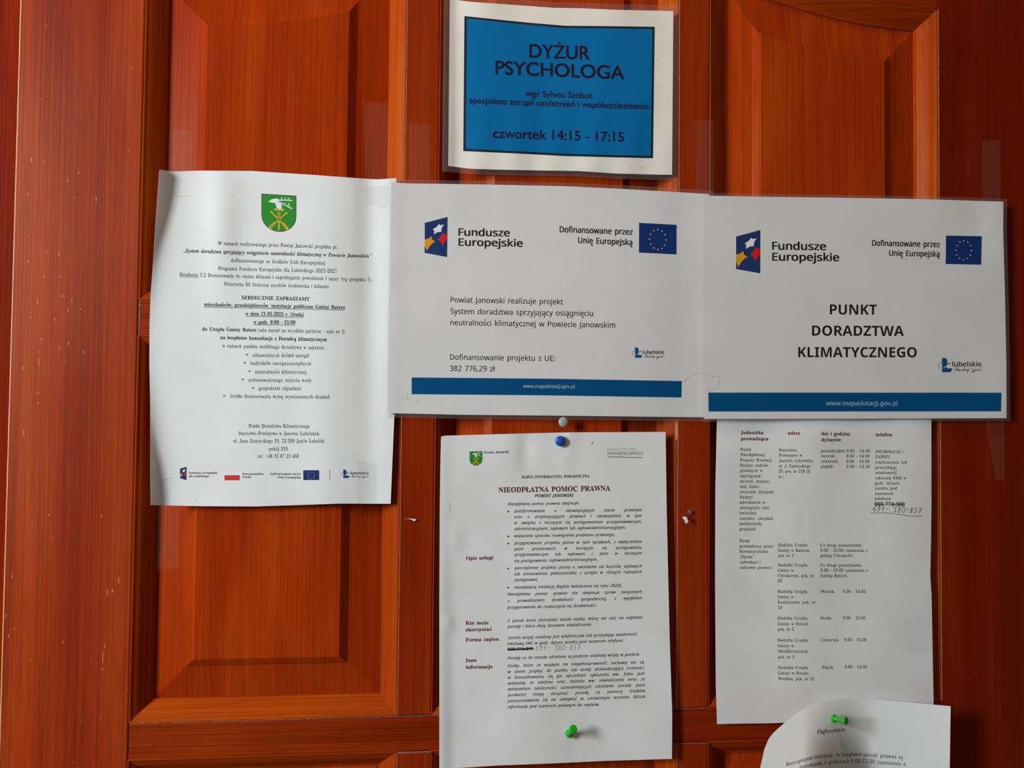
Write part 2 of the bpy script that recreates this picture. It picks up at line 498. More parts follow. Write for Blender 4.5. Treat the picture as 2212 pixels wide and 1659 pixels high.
def build_glyphs(need):
    jobs = []
    for style, base in need:
        c, own = conv(style, base)
        for kind, body in (('g', c), ('a', c+'H'), ('h', 'H')):
            cu = bpy.data.curves.new('t', 'FONT'); cu.body = body; cu.size = 1
            cu.resolution_u = 3 if style not in ('geo', 'sansb', 'sansm') else 6
            if own and FM: cu.font = FM
            o = bpy.data.objects.new('t', cu); COL.objects.link(o)
            jobs.append((style, base, kind, o))
    bpy.context.view_layer.update()
    dg = bpy.context.evaluated_depsgraph_get()
    tmp = {}
    for style, base, kind, o in jobs:
        e = o.evaluated_get(dg); me = e.to_mesh()
        n = len(me.vertices)
        co = np.zeros(n*3); me.vertices.foreach_get('co', co); co = co.reshape(-1, 3)[:, :2]
        if kind == 'g':
            me.calc_loop_triangles()
            tr = np.zeros(len(me.loop_triangles)*3, int); me.loop_triangles.foreach_get('vertices', tr)
            tmp[(style, base, 'g')] = (co.copy(), tr.reshape(-1, 3).copy())
        else:
            tmp[(style, base, kind)] = co[:, 0].max() if n else 0.0
        e.to_mesh_clear()
    for *_, o in jobs:
        cu = o.data; bpy.data.objects.remove(o); bpy.data.curves.remove(cu)
    if ('geo', 'o', 'g') in tmp:
        a_ = tmp[('geo', 'o', 'g')][0]; tmp['geo_o'] = (a_[:, 1].min()-0.016, a_[:, 1].max()+0.016)
    for style, base in need:
        co, tr = tmp[(style, base, 'g')]
        adv = tmp[(style, base, 'a')]-tmp[(style, base, 'h')]
        kx, ky = STY[style][4:6]
        if base in '„”–' and STY[style][0] and FM:
            adv *= 0.72; co = co*0.72
            if base == '–': co = co*np.array([0.72, 0.6])+np.array([0, 0.07]); adv *= 0.72
        if len(co) and len(tr):
            a, b, c = co[tr[:, 0]], co[tr[:, 1]], co[tr[:, 2]]
            ar = (b[:, 0]-a[:, 0])*(c[:, 1]-a[:, 1])-(b[:, 1]-a[:, 1])*(c[:, 0]-a[:, 0])
            fl = ar < 0
            tr[fl] = tr[fl][:, ::-1]
            ed = {}
            for t in tr:
                for i in range(3):
                    p, q = int(t[i]), int(t[(i+1) % 3])
                    if (q, p) in ed: del ed[(q, p)]
                    else: ed[(p, q)] = 1
            nrm = np.zeros_like(co)
            for p, q in ed:
                d = co[q]-co[p]; l = math.hypot(*d)+1e-9
                nn_ = np.array([d[1], -d[0]])/l
                nrm[p] += nn_; nrm[q] += nn_
            ln = np.linalg.norm(nrm, axis=1, keepdims=True); nrm = np.where(ln > 1e-6, nrm/np.maximum(ln, 1e-6), 0)
            k = kx*(0.5 if ('A' <= base <= 'Z' and kx < 0) else 1)
            co = co+nrm*np.array([k, ky])
            if STY[style][6] and not base.isalpha():
                co = co.copy(); co[:, 0] += co[:, 1]*0.2
        if style == 'geo' and base == 'a' and 'geo_o' in tmp:   # single-storey a brought to the x-height of the o
            lo_, hi_ = tmp['geo_o']; k_ = (hi_-lo_)/(co[:, 1].max()-co[:, 1].min())
            co = (co-np.array([0, co[:, 1].min()]))*k_+np.array([0, lo_]); adv *= k_
        GL[(style, base)] = (co, tr, adv)


def text_need():
    need = set()
    for t in TEXTS:
        need.add((t['st'], 'H')); need.add((t['st'], 'x'))
        for ch in t['s']:
            b = DIA.get(ch, (ch,))[0]
            if b != ' ': need.add((t['st'], b))
    return sorted(need)


def disc(cx, cy, r, n=10):
    a = np.linspace(0, 2*math.pi, n, endpoint=False)
    co = np.stack([cx+r*np.cos(a), cy+r*np.sin(a)], 1)
    return co, np.array([(0, i, i+1) for i in range(1, n-1)])


def layout(s, st):
    """returns list of words: (verts, tris, xmin, xmax) in em units, starting each at x=0, plus natural x positions"""
    capH = GL[(st, 'H')][0][:, 1].max()
    xh = GL[(st, 'x')][0][:, 1].max()
    heavy = st in ('serifb', 'cambb', 'sansb', 'geo', 'sansm', 'cambbi', 'serifbi')
    sw = 0.045 if not heavy else 0.062
    words, x = [], 0.0
    for wd in s.split(' '):
        V, T, nb, start = [], [], 0, x
        for ch in wd:
            base, dia = DIA.get(ch, (ch, None))
            co, tr, adv = GL[(st, base)]
            if len(co):
                parts = [(co, tr)]
                xm, xM, yM = co[:, 0].min(), co[:, 0].max(), co[:, 1].max()
                mid = (xm+xM)/2
                if dia == "'":
                    o = 0.05
                    q = np.array([(mid-sw*0.3, yM+o), (mid+sw*0.9, yM+o), (mid+sw*2.9, yM+o+0.17), (mid+sw*1.1, yM+o+0.17)])
                    if STY[st][6]: q[:, 0] += 0.04
                    parts.append((q, np.array([(0, 1, 2), (0, 2, 3)])))
                elif dia == '.':
                    parts.append(disc(mid, yM+0.05+sw, sw*1.15))
                elif dia == ',':
                    e0 = xM-sw*1.2
                    q = np.array([(e0-sw*.5, 0.02), (e0+sw*.7, 0.02), (e0-sw*0.6, -0.10), (e0+sw*1.3, -0.15), (e0+sw*1.3, -0.20), (e0-sw*1.5, -0.19), (e0-sw*1.9, -0.11)])
                    parts.append((q, np.array([(0, 2, 1), (0, 6, 2), (6, 5, 2), (2, 5, 3), (5, 4, 3)])))
                elif dia == '/':
                    if base == 'l':
                        yc, hw = yM*0.50, 0.13
                        cx_ = mid
                    else:
                        yc, hw = yM*0.48, 0.17
                        cx_ = xm+0.12
                    q = np.array([(cx_-hw, yc-0.08), (cx_+hw, yc+0.05), (cx_+hw, yc+0.05+sw*1.1), (cx_-hw, yc-0.08+sw*1.1)])
                    parts.append((q, np.array([(0, 1, 2), (0, 2, 3)])))
                for c_, t_ in parts:
                    V.append(c_+np.array([x, 0])); T.append(np.asarray(t_)+nb); nb += len(c_)
            x += adv
        if V:
            V = np.concatenate(V); words.append([V, np.concatenate(T), V[:, 0].min(), V[:, 0].max()])
        x += 0.26
    return words, capH


def line_geo(t):
    words, capH = layout(t['s'], t['st'])
    if t.get('probe'): return (t['x1']-t['x0'])/(words[-1][3]-words[0][2])/(t['cap']/capH)
    sy = t['cap']/capH
    x0, y0, x1, y1 = t['x0'], t['y0'], t['x1'], t['y1']
    W = x1-x0
    a = words[0][2]; bnd = words[-1][3]
    if t['just'] and len(words) > 1:
        sx = sy*t['just']
        nat = sum(w_[3]-w_[2] for w_ in words)*sx
        gap = (W-nat)/(len(words)-1)
        if gap < 0.15*sy:
            sx = (W-0.2*sy*(len(words)-1))/sum(w_[3]-w_[2] for w_ in words)
            gap = 0.2*sy
        out, T, nb, cur = [], [], 0, 0.0
        for V, tr, p, q in words:
            out.append(np.stack([(V[:, 0]-p)*sx+cur, V[:, 1]*sy], 1)); T.append(tr+nb); nb += len(V)
            cur += (q-p)*sx+gap
        L = np.concatenate(out); T = np.concatenate(T)
    else:
        sx = W/max(bnd-a, 1e-6)
        L = np.concatenate([np.stack([(V[:, 0]-a)*sx, V[:, 1]*sy], 1) for V, tr, p, q in words])
        nb, T = 0, []
        for V, tr, p, q in words: T.append(tr+nb); nb += len(V)
        T = np.concatenate(T)
    fx = L[:, 0]/W
    bow = t['bow']*4*fx*(1-fx)
    px = x0+L[:, 0]+t['lean']*L[:, 1]
    py = y0+(y1-y0)*fx+bow-L[:, 1]
    return px, py, T


class Batch:
    """prints of one ink gathered into one mesh that lies on a sheet"""
    def __init__(s): s.X, s.Y, s.T, s.n = [], [], [], 0

    def add(s, px, py, T):
        s.X.append(np.asarray(px, float)); s.Y.append(np.asarray(py, float)); s.T.append(np.asarray(T, int)+s.n); s.n += len(px)

    def ribbon(s, pts, wd):
        pts = np.asarray(pts, float)
        Lr = np.linalg.norm(np.diff(pts, axis=0), axis=1).sum()
        if len(pts) < 5 and Lr > 12: pts = resamp(pts, int(Lr/4)+2)
        d = np.gradient(pts, axis=0); l = np.linalg.norm(d, axis=1, keepdims=True)+1e-9
        nn_ = np.stack([-d[:, 1], d[:, 0]], 1)/l
        A, B_ = pts+nn_*wd/2, pts-nn_*wd/2
        P = np.concatenate([A, B_]); n = len(pts)
        T = []
        for i in range(n-1): T += [(i, i+1, n+i+1), (i, n+i+1, n+i)]
        s.add(P[:, 0], P[:, 1], T)

    def poly(s, pts):
        """simple polygon, ear-free fan through mathutils tessellation"""
        from mathutils.geometry import tessellate_polygon
        T = tessellate_polygon([[Vector((a, b, 0)) for a, b in pts]])
        s.add([p[0] for p in pts], [p[1] for p in pts], T)

    def grid(s, P, Q, n=24, m=10):
        """patch between polyline P (top) and polyline Q (bottom), both left to right"""
        P = resamp(P, n+1); Q = resamp(Q, n+1)
        X, Y = [], []
        for j in range(m+1):
            t = j/m
            R = P*(1-t)+Q*t
            X.append(R[:, 0]); Y.append(R[:, 1])
        T = []
        for j in range(m):
            for i in range(n):
                a = j*(n+1)+i; b = a+n+1
                T += [(a, b, b+1), (a, b+1, a+1)]
        s.add(np.concatenate(X), np.concatenate(Y), T)

    def obj(s, name, mat, sheet, lay=1, parent=None, label=None):
        X, Y, T = np.concatenate(s.X), np.concatenate(s.Y), np.concatenate(s.T)
        for _ in range(4):   # keep prints hugging the curved sheet
            e_ = max(np.hypot(X[T[:, i]]-X[T[:, (i+1) % 3]], Y[T[:, i]]-Y[T[:, (i+1) % 3]]).max() for i in range(3))
            if e_ < 9 or len(T) > 1500: break
            mid_, XX, YY, NT = {}, list(X), list(Y), []

            def mp_(a_, b_):
                k_ = (min(a_, b_), max(a_, b_))
                if k_ not in mid_:
                    mid_[k_] = len(XX); XX.append((XX[a_]+XX[b_])/2); YY.append((YY[a_]+YY[b_])/2)
                return mid_[k_]
            for a_, b_, c_ in T.tolist():
                ab, bc, ca = mp_(a_, b_), mp_(b_, c_), mp_(c_, a_)
                NT += [(a_, ab, ca), (ab, b_, bc), (ca, bc, c_), (ab, bc, ca)]
            X, Y, T = np.array(XX), np.array(YY), np.array(NT)
        P = unproj(X, Y, sheet.H(X, Y)+0.00006*lay)
        # wind towards the viewer (-y)
        a, b, c = P[T[:, 0]], P[T[:, 1]], P[T[:, 2]]
        fl = np.cross(b-a, c-a)[:, 1] > 0
        T[fl] = T[fl][:, ::-1]
        o = mesh(name, P, T, mat, parent or sheet.ob)
        if label: o['label'] = label
        return o


def resamp(P, n):
    P = np.asarray(P, float)
    d = np.concatenate([[0], np.cumsum(np.linalg.norm(np.diff(P, axis=0), axis=1))])
    t = np.linspace(0, d[-1], n)
    return np.stack([np.interp(t, d, P[:, 0]), np.interp(t, d, P[:, 1])], 1)


class Sheet:
    def __init__(s, name, top, bottom, left, right, H, mat, label, cat='notice', nu=70, nv=80, thick=0.00012, corner=0):
        s.H = H; s.top, s.bottom, s.left, s.right = top, bottom, left, right
        T, B_, L_, R_ = resamp(top, nu+1), resamp(bottom, nu+1), resamp(left, nv+1), resamp(right, nv+1)
        u = np.linspace(0, 1, nu+1)[None, :, None]; v_ = np.linspace(0, 1, nv+1)[:, None, None]
        P = (1-v_)*T[None]+v_*B_[None]+(1-u)*L_[:, None]+u*R_[:, None] \
            - ((1-u)*(1-v_)*T[0]+u*(1-v_)*T[-1]+(1-u)*v_*B_[0]+u*v_*B_[-1])
        if corner:   # round the top left corner
            pass
        X, Y = P[..., 0].ravel(), P[..., 1].ravel()
        W = unproj(X, Y, H(X, Y))
        F = []
        for j in range(nv):
            for i in range(nu):
                a = j*(nu+1)+i; b = a+nu+1
                F.append((a, b, b+1, a+1))
        s.ob = mesh(name, W, F, mat, None, smooth=True)
        so = s.ob.modifiers.new('thickness', 'SOLIDIFY'); so.thickness = thick; so.offset = -1
        es = s.ob.modifiers.new('crisp_edge', 'EDGE_SPLIT'); es.split_angle = math.radians(50)
        setp(s.ob, label, cat)
        s.q = {}

    def batch(s, key):
        if key not in s.q: s.q[key] = Batch()
        return s.q[key]


def TX(sheet, key, st, cap, rows, just=0, bow=0.0, lean=0.0):
    for r in rows:
        TEXTS.append(dict(sh=sheet, key=key, st=st, cap=cap, s=r[0], x0=r[1], y0=r[2], x1=r[3], y1=r[4],
                          just=(r[5] if len(r) > 5 else just), bow=bow, lean=lean))


def laminate(sheet, ml, mt_, mr_, mb, lab):
    """clear film that runs past the paper on all four sides"""
    def off(P, dx, dy): return [(a+dx, b+dy) for a, b in P]
    T = off(sheet.top, 0, -mt_); B_ = off(sheet.bottom, 0, mb)
    T[0] = (T[0][0]-ml, T[0][1]); T[-1] = (T[-1][0]+mr_, T[-1][1])
    B_[0] = (B_[0][0]-ml, B_[0][1]); B_[-1] = (B_[-1][0]+mr_, B_[-1][1])
    nu, nv = 60, 40
    Tt, Bb = resamp(T, nu+1), resamp(B_, nu+1)
    L_ = resamp(off(sheet.left, -ml, 0), nv+1); L_[0] = Tt[0]; L_[-1] = Bb[0]
    R_ = resamp(off(sheet.right, mr_, 0), nv+1); R_[0] = Tt[-1]; R_[-1] = Bb[-1]
    u = np.linspace(0, 1, nu+1)[None, :, None]; v_ = np.linspace(0, 1, nv+1)[:, None, None]
    P = (1-v_)*Tt[None]+v_*Bb[None]+(1-u)*L_[:, None]+u*R_[:, None]-((1-u)*(1-v_)*Tt[0]+u*(1-v_)*Tt[-1]+(1-u)*v_*Bb[0]+u*v_*Bb[-1])
    X, Y = P[..., 0].ravel(), P[..., 1].ravel()
    W = unproj(X, Y, sheet.H(X, Y)-0.0003)
    F = [(j*(nu+1)+i, (j+1)*(nu+1)+i, (j+1)*(nu+1)+i+1, j*(nu+1)+i+1) for j in range(nv) for i in range(nu)]
    o = mesh('laminate_film', W, F, FILM, sheet.ob, smooth=True)
    o['label'] = 'clear plastic laminate margin'
    # the crisp outer rim of the pouch
    bt = Batch()
    for E_ in (Tt, Bb, L_, R_): bt.ribbon(E_, 0.9)
    X, Y, T_ = np.concatenate(bt.X), np.concatenate(bt.Y), np.concatenate(bt.T)
    mesh('laminate_rim', unproj(X, Y, sheet.H(X, Y)-0.0002), T_, TAPE, o)


def S(x): return 1/(1+np.exp(-x))


def G(x, c, w_): return np.exp(-((x-c)/w_)**2)


# ------------------------------------------------------------------ the sheets
def H_left(x, y):
    x = np.asarray(x, float); y = np.asarray(y, float)
    v_ = (y-367)/723
    h = 0.0030+0*x
    e = np.maximum(x-np.interp(y, [366, 476, 640, 790, 1091], [345, 337, 325, 322.5, 326]), 0)
    h = h+0.0100*np.exp(-e/20)*(G(v_, 0.0, 0.28)+0.9*G(v_, 1.0, 0.26)+0.10)
    h = h-0.0026*G(x, 800, 30)*(0.8+0.4*np.cos(3*v_))+0.0022*G(x, 705, 55)*(0.6+0.5*v_)
    h = h+0.0030*G(x, 478, 38)*G(v_, 0.17, 0.20)+0.0008*np.sin(x/46+2.2*v_)*(0.25+v_*(1-v_))
    h = h+0.0010*G(v_, 1, .09)*np.sin(x/70)
    return h


def H_mid(x, y):
    x = np.asarray(x, float); y = np.asarray(y, float)
    return 0.0056+0.0007*np.sin(x/110+y/300)+0.0006*np.sin(y/90)*G(x, 1000, 200)+0.0004*G(x, 845, 22)-0.0010*G(x, 1480, 50)


def H_right(x, y):
    x = np.asarray(x, float); y = np.asarray(y, float)
    return 0.0082+0.0006*np.sin(x/130-y/200)+0.0008*G(x, 2165, 40)*(0.5+0.5*np.sin(y/60))-0.0008*G(x, 2110, 40)*G(y, 470, 60)


def H_post(x, y):
    x = np.asarray(x, float); y = np.asarray(y, float)
    return 0.0040+0.00045*np.sin(x/13.0+y/90)*S((y-260)/50)+0.0007*np.sin(x/41+1)+0.0005*np.sin(x/23)*G(y, 0, 60)+0.002*G(x, 968, 12)


def H_card(x, y):
    x = np.asarray(x, float); y = np.asarray(y, float)
    v_ = (y-935)/710
    h = 0.0042+0.0030*v_**2+0.0014*G(x, 1100, 42)*G(v_, 0.05, .12)-0.0011*G(x, 1135, 16)*G(v_, .06, .06)
    h = h+0.0009*np.sin(x/48+3*v_)*(0.4+0.4*v_)+0.0016*G(x, 952, 18)*(0.4+v_)
    # crease running down from the blue pin
    cx_ = 1232-(y-935)*0.14
    h = h+0.0010*np.where(np.abs(x-cx_) < 26, 1-np.abs(x-cx_)/26, 0)*np.clip(1-v_/0.16, 0, 1)
    h = h+0.0008*G(x, 985, 14)*G(y, 1165, 30)+0.0009*G(x, 970, 10)*G(y, 1345, 18)
    return h


def H_tab(x, y):
    x = np.asarray(x, float); y = np.asarray(y, float)
    v_ = (y-905)/650
    h = 0.0040+0.0016*np.sin(x/34+1.5*v_)*(0.55-0.4*v_)+0.0012*G(v_, 0.05, .05)*np.sin(x/90)+0.0016*v_
    return h


def H_note(x, y):
    x = np.asarray(x, float); y = np.asarray(y, float)
    tl = np.clip((1885-x)/150, 0, 1); tl = tl*tl*(3-2*tl)
    tr_ = np.clip((x-1840)/213, 0, 1.4)
    dn = np.clip((y-1500)/160, 0, 2.0)
    return 0.0085+0.056*tl*(0.08+0.84*np.minimum(dn, 1.15)**1.25)+0.019*tr_**1.4


left = Sheet('notice_sheet',
             [(344.8, 366.3), (373, 370.6), (435.6, 368.5), (544, 369.3), (679.7, 378), (788, 386), (815, 387.5), (856, 384.8)],
             [(325.8, 1091), (435, 1093.5), (552, 1094), (625, 1091.7), (734, 1087.8), (843.8, 1088.2)],
             [(344.8, 366.3), (336.6, 475.6), (331, 560), (325, 640), (323, 700), (322.5, 790), (324.4, 870), (325, 978), (325.8, 1091)],
             [(856, 384.8), (852, 895), (848, 990), (843.8, 1088.2)], H_left, P_PLAIN,
             'unlaminated white portrait notice with a green deer shield at its top')
mid = Sheet('notice_sheet',
            [(845, 393.5), (874, 396), (946, 397), (1044, 398.5), (1220, 402.2), (1343, 408), (1451, 414.3), (1531.5, 419.2)],
            [(837.2, 892.5), (1000, 896), (1220, 898), (1521, 901.5), (1531.5, 902)],
            [(845, 393.5), (844, 450), (842.6, 550), (839.5, 680), (837.2, 892.5)],
            [(1531.5, 419.2), (1531.5, 902)], H_mid, P_LAM,
            'laminated white landscape sheet stating 382 776,29 zł, between the two other big sheets')
right = Sheet('notice_sheet',
              [(1519, 422.5), (1636, 424.8), (1800, 427), (1900, 428.6), (2012, 430.6), (2167.4, 435.8)],
              [(1521.7, 905), (1700, 905), (1900, 904.3), (2174.3, 903.3)],
              [(1519, 422.5), (1520, 560), (1521, 750), (1521.7, 905)],
              [(2167.4, 435.8), (2167, 500), (2168.6, 553.7), (2171, 640), (2172.2, 703), (2174, 790), (2174.3, 903.3)],
              H_right, P_LAM, 'laminated white landscape sheet reading PUNKT DORADZTWA KLIMATYCZNEGO')
post = Sheet('poster',
             [(971.7, -2), (1018, 4), (1112.7, 10.8), (1194, 16.8), (1256.5, 17.9), (1329.7, 21.2), (1454.5, 23.9)],
             [(968.4, 358.6), (1018, 364.8), (1085.6, 366.7), (1167, 368.3), (1248, 369.4), (1329.7, 374.8), (1411, 377), (1451.8, 377.5)],
             [(971.7, -2), (968.4, 358.6)], [(1454.5, 23.9), (1451.8, 377.5)], H_post, P_WARM,
             'laminated poster with bright blue field reading DYŻUR PSYCHOLOGA', 'poster', nu=90, nv=50)
card = Sheet('notice_sheet',
             [(952.6, 943.5), (957.5, 941.2), (1049, 938.7), (1133, 936.3), (1229, 934), (1437.8, 933)],
             [(949, 1662.5), (988, 1659), (1071.9, 1653.8), (1200, 1648.8), (1306.6, 1643.7), (1451.6, 1639.3)],
             [(952.6, 943.5), (951, 1015), (950, 1100), (949, 1300), (949, 1662.5)],
             [(1437.8, 933), (1440.2, 1100), (1443, 1228), (1447, 1393.7), (1452, 1540.5), (1451.6, 1639.3)],
             H_card, P_OLD, 'white information card headed NIEODPŁATNA POMOC PRAWNA, pinned low on the middle panel')
tab = Sheet('notice_sheet',
            [(1549.5, 885), (2011.5, 885)], [(1549, 1564.2), (1605, 1563), (1660, 1562.5), (1800, 1557), (2017.5, 1546)],
            [(1549.5, 885), (1548.8, 905), (1545.3, 1053), (1544.7, 1250), (1546.3, 1480), (1549, 1564.2)],
            [(2011.5, 885), (2011.8, 906), (2012, 1094), (2011, 1174), (2009.5, 1244.5), (2012.3, 1283.6), (2016.7, 1522), (2017.5, 1546)],
            H_tab, P_OLD, 'white timetable sheet with four maroon column headings, hanging below the climate sheet')
note = Sheet('notice_sheet',
             [(1660.1, 1596.6), (1669.9, 1583.6), (1694.9, 1561.2), (1711, 1548.3), (1731, 1534.5), (1761, 1520), (1780.6, 1514.2), (1811, 1508.7), (1849, 1509.4), (1883.3, 1510.4), (1959, 1516.7), (2053.5, 1525.6)],
             [(1610, 1850), (1700, 1846), (1830, 1842), (2046, 1850)],
             [(1660.1, 1596.6), (1651.2, 1618), (1642.2, 1658.5), (1628, 1740), (1610, 1850)],
             [(2053.5, 1525.6), (2051.6, 1657), (2046, 1850)], H_note, P_THIN,
             'curling white sheet headed Ogłoszenie, at the lower right corner of the photo')
laminate(mid, 5, 7.5, 9, 8.5, 'm')
laminate(right, 6, 6, 7.5, 5.5, 'r')
laminate(post, 13, 12, 10, 11, 'p')

# ------------------------------------------------------------------ lettering tables
TX(left, 'a', 'serif', 7.9, [
    ('W ramach realizowanego przez Powiat Janowski projektu pt.:', 470.3, 529, 731.2, 537.5),
    ('dofinansowanego ze środków Unii Europejskiej', 498.8, 565.9, 701.4, 571.9),
    ('Programu Fundusze Europejskie dla Lubelskiego 2021-2027', 471.4, 583.3, 727.5, 589.5),
    ('Działania 3.2 Dostosowanie do zmian klimatu i zapobieganie powodziom i suszy (typ projektu 5),', 388.1, 596.6, 803.7, 608),
    ('Priorytetu III Ochrona zasobów środowiska i klimatu', 484.4, 617.2, 710.1, 622.6),
    ('(sala narad na wysokim parterze – sala nr 1)', 556.9, 716.5, 745.4, 720.3),
    ('w ramach punktu mobilnego doradztwa w zakresie:', 480.1, 750.6, 701.4, 755),
    ('odnawialnych źródeł energii', 545.5, 770.9, 667.2, 771.9),
    ('budynków energooszczędnych', 540.8, 788, 671.9, 789),
    ('neutralności klimatycznej', 550.9, 806.7, 661.3, 807.5),
    ('zrównoważonego zużycia wody', 536.8, 824.6, 673.8, 825.1),
    ('gospodarki odpadami', 559, 842.2, 650.7, 842.7),
    ('źródła finansowania wyżej wymienionych działań', 496.6, 859.3, 712, 861.2),
    ('Punkt Doradztwa Klimatycznego', 537.3, 923.6, 668.9, 924.1),
    ('Starostwo Powiatowe w Janowie Lubelskim', 515.1, 939.6, 689.8, 940.4),
    ('ul. Jana Zamoyskiego 59, 23-300 Janów Lubelski', 504, 956.1, 700.3, 956.4),
    ('pokój 310', 581.3, 973.2, 621.4, 973.2),
    ('tel.: +48 15 87 25 468', 556.8, 989.2, 645.3, 989.2)])
TX(left, 'a', 'serifbi', 7.9, [('„System doradztwa sprzyjający osiągnieciu neutralności klimatycznej w Powiecie Janowskim”', 396.3, 545, 803.4, 557)])
TX(left, 'b', 'serifb', 7.9, [
    ('SERDECZNIE ZAPRASZAMY', 521.9, 646.5, 668.9, 649.7),
    ('mieszkańców, przedsiębiorców, instytucje publiczne Gminy Batorz', 440.8, 661.1, 745.1, 667.6),
    ('w dniu 21.05.2025 r. (środa)', 530.3, 681.2, 656.1, 683.1),
    ('w godz. 8:00 - 15:00', 547.4, 699.4, 637.9, 700.2),
    ('do Urzędu Gminy Batorz', 437, 714.3, 553.6, 716.5),
    ('na bezpłatne konsultacje z Doradcą klimatycznym', 475.8, 732.5, 705.8, 737.1)])
b = left.batch('b')
for q in (((440.8, 663.2), (745.1, 669.8)), ((530.3, 683.2), (656.1, 685.2)), ((547.4, 701.4), (637.9, 702.2))): b.ribbon(q, 1.1)
b = left.batch('a')
b.ribbon([(388.1, 598.4), (430, 599.8)], 0.7)
for x_, y_ in ((530.5, 766), (525.7, 783.4), (536, 801.8), (521.3, 819.5), (543.6, 837.8), (481.2, 854.8)):
    b.poly([(x_, y_-2.4), (x_+6.8, y_), (x_, y_+2.6), (x_+2.2, y_+0.1)])
b.ribbon([(712.2, 1015), (711.8, 1036)], 0.9)
TX(left, 'c', 'sansm', 4.4, [
    ('Fundusze Europejskie', 408, 1023.5, 469.5, 1023.5), ('dla Lubelskiego', 408, 1030.7, 451, 1030.7),
    ('Rzeczpospolita', 523.8, 1025.8, 569, 1025.8), ('Polska', 523.8, 1032.6, 542.2, 1032.6),
    ('Dofinansowane przez', 583.7, 1025.8, 649.6, 1025.8), ('Unię Europejską', 599.7, 1033.2, 649.6, 1033.4)])

TX(mid, 'a', 'sansm', 16, [('Fundusze', 990.3, 509, 1101.6, 510.6), ('Europejskie', 990.3, 530.6, 1129.6, 533)])
TX(mid, 'a', 'sansm', 12.8, [('Dofinansowane przez', 1208.9, 501.5, 1366.6, 507), ('Unię Europejską', 1248.7, 525, 1366.3, 529.6)])
TX(mid, 'b', 'sans', 11.8, [
    ('Powiat Janowski realizuje projekt', 973.3, 653.1, 1216, 657.6),
    ('System doradztwa sprzyjający osiągnięciu', 973, 677.9, 1281.3, 682.9),
    ('neutralności klimatycznej w Powiecie Janowskim', 973, 702.3, 1328.8, 708.1),
    ('Dofinansowanie projektu z UE:', 972.4, 777, 1198.8, 779.9), ('382 776,29 zł', 971.9, 801.4, 1070.1, 802.3)])
TX(mid, 'u', 'sans', 7.6, [('www.mapadotacji.gov.pl', 1130, 837.6, 1241.1, 838.4)])

TX(right, 'a', 'sansm', 17, [('Fundusze', 1668, 539.2, 1784.8, 540.2), ('Europejskie', 1668, 562.8, 1813.2, 564)])
TX(right, 'a', 'sansm', 12.3, [('Dofinansowane przez', 1883.6, 530.7, 2030.4, 533.8), ('Unię Europejską', 1920.5, 552.4, 2029.9, 554.6)])
TX(right, 'a', 'sansb', 21.7, [('PUNKT', 1792.6, 679.2, 1893.9, 679.7), ('DORADZTWA', 1754, 724.9, 1952.5, 725.8), ('KLIMATYCZNEGO', 1724.2, 771.5, 1980.2, 771.9)])
TX(right, 'u', 'sans', 9.5, [('www.mapadotacji.gov.pl', 1784.4, 875.6, 1938.6, 875.7)])

TX(post, 't', 'geo', 29, [('DYŻUR', 1143.4, 124, 1274.7, 128.8), ('PSYCHOLOGA', 1070.2, 160, 1349.2, 171.4)])
TX(post, 't', 'geo', 13, [('mgr Sylwia Szabat', 1136, 207.5, 1279.8, 212.1), ('specjalista terapii uzależnień i współuzależnienia', 1013.7, 222.5, 1400.8, 236)], bow=0.6)
TX(post, 't', 'geo', 20.5, [('czwartek 14:15 - 17:15', 1064.7, 297.5, 1348.2, 306)])

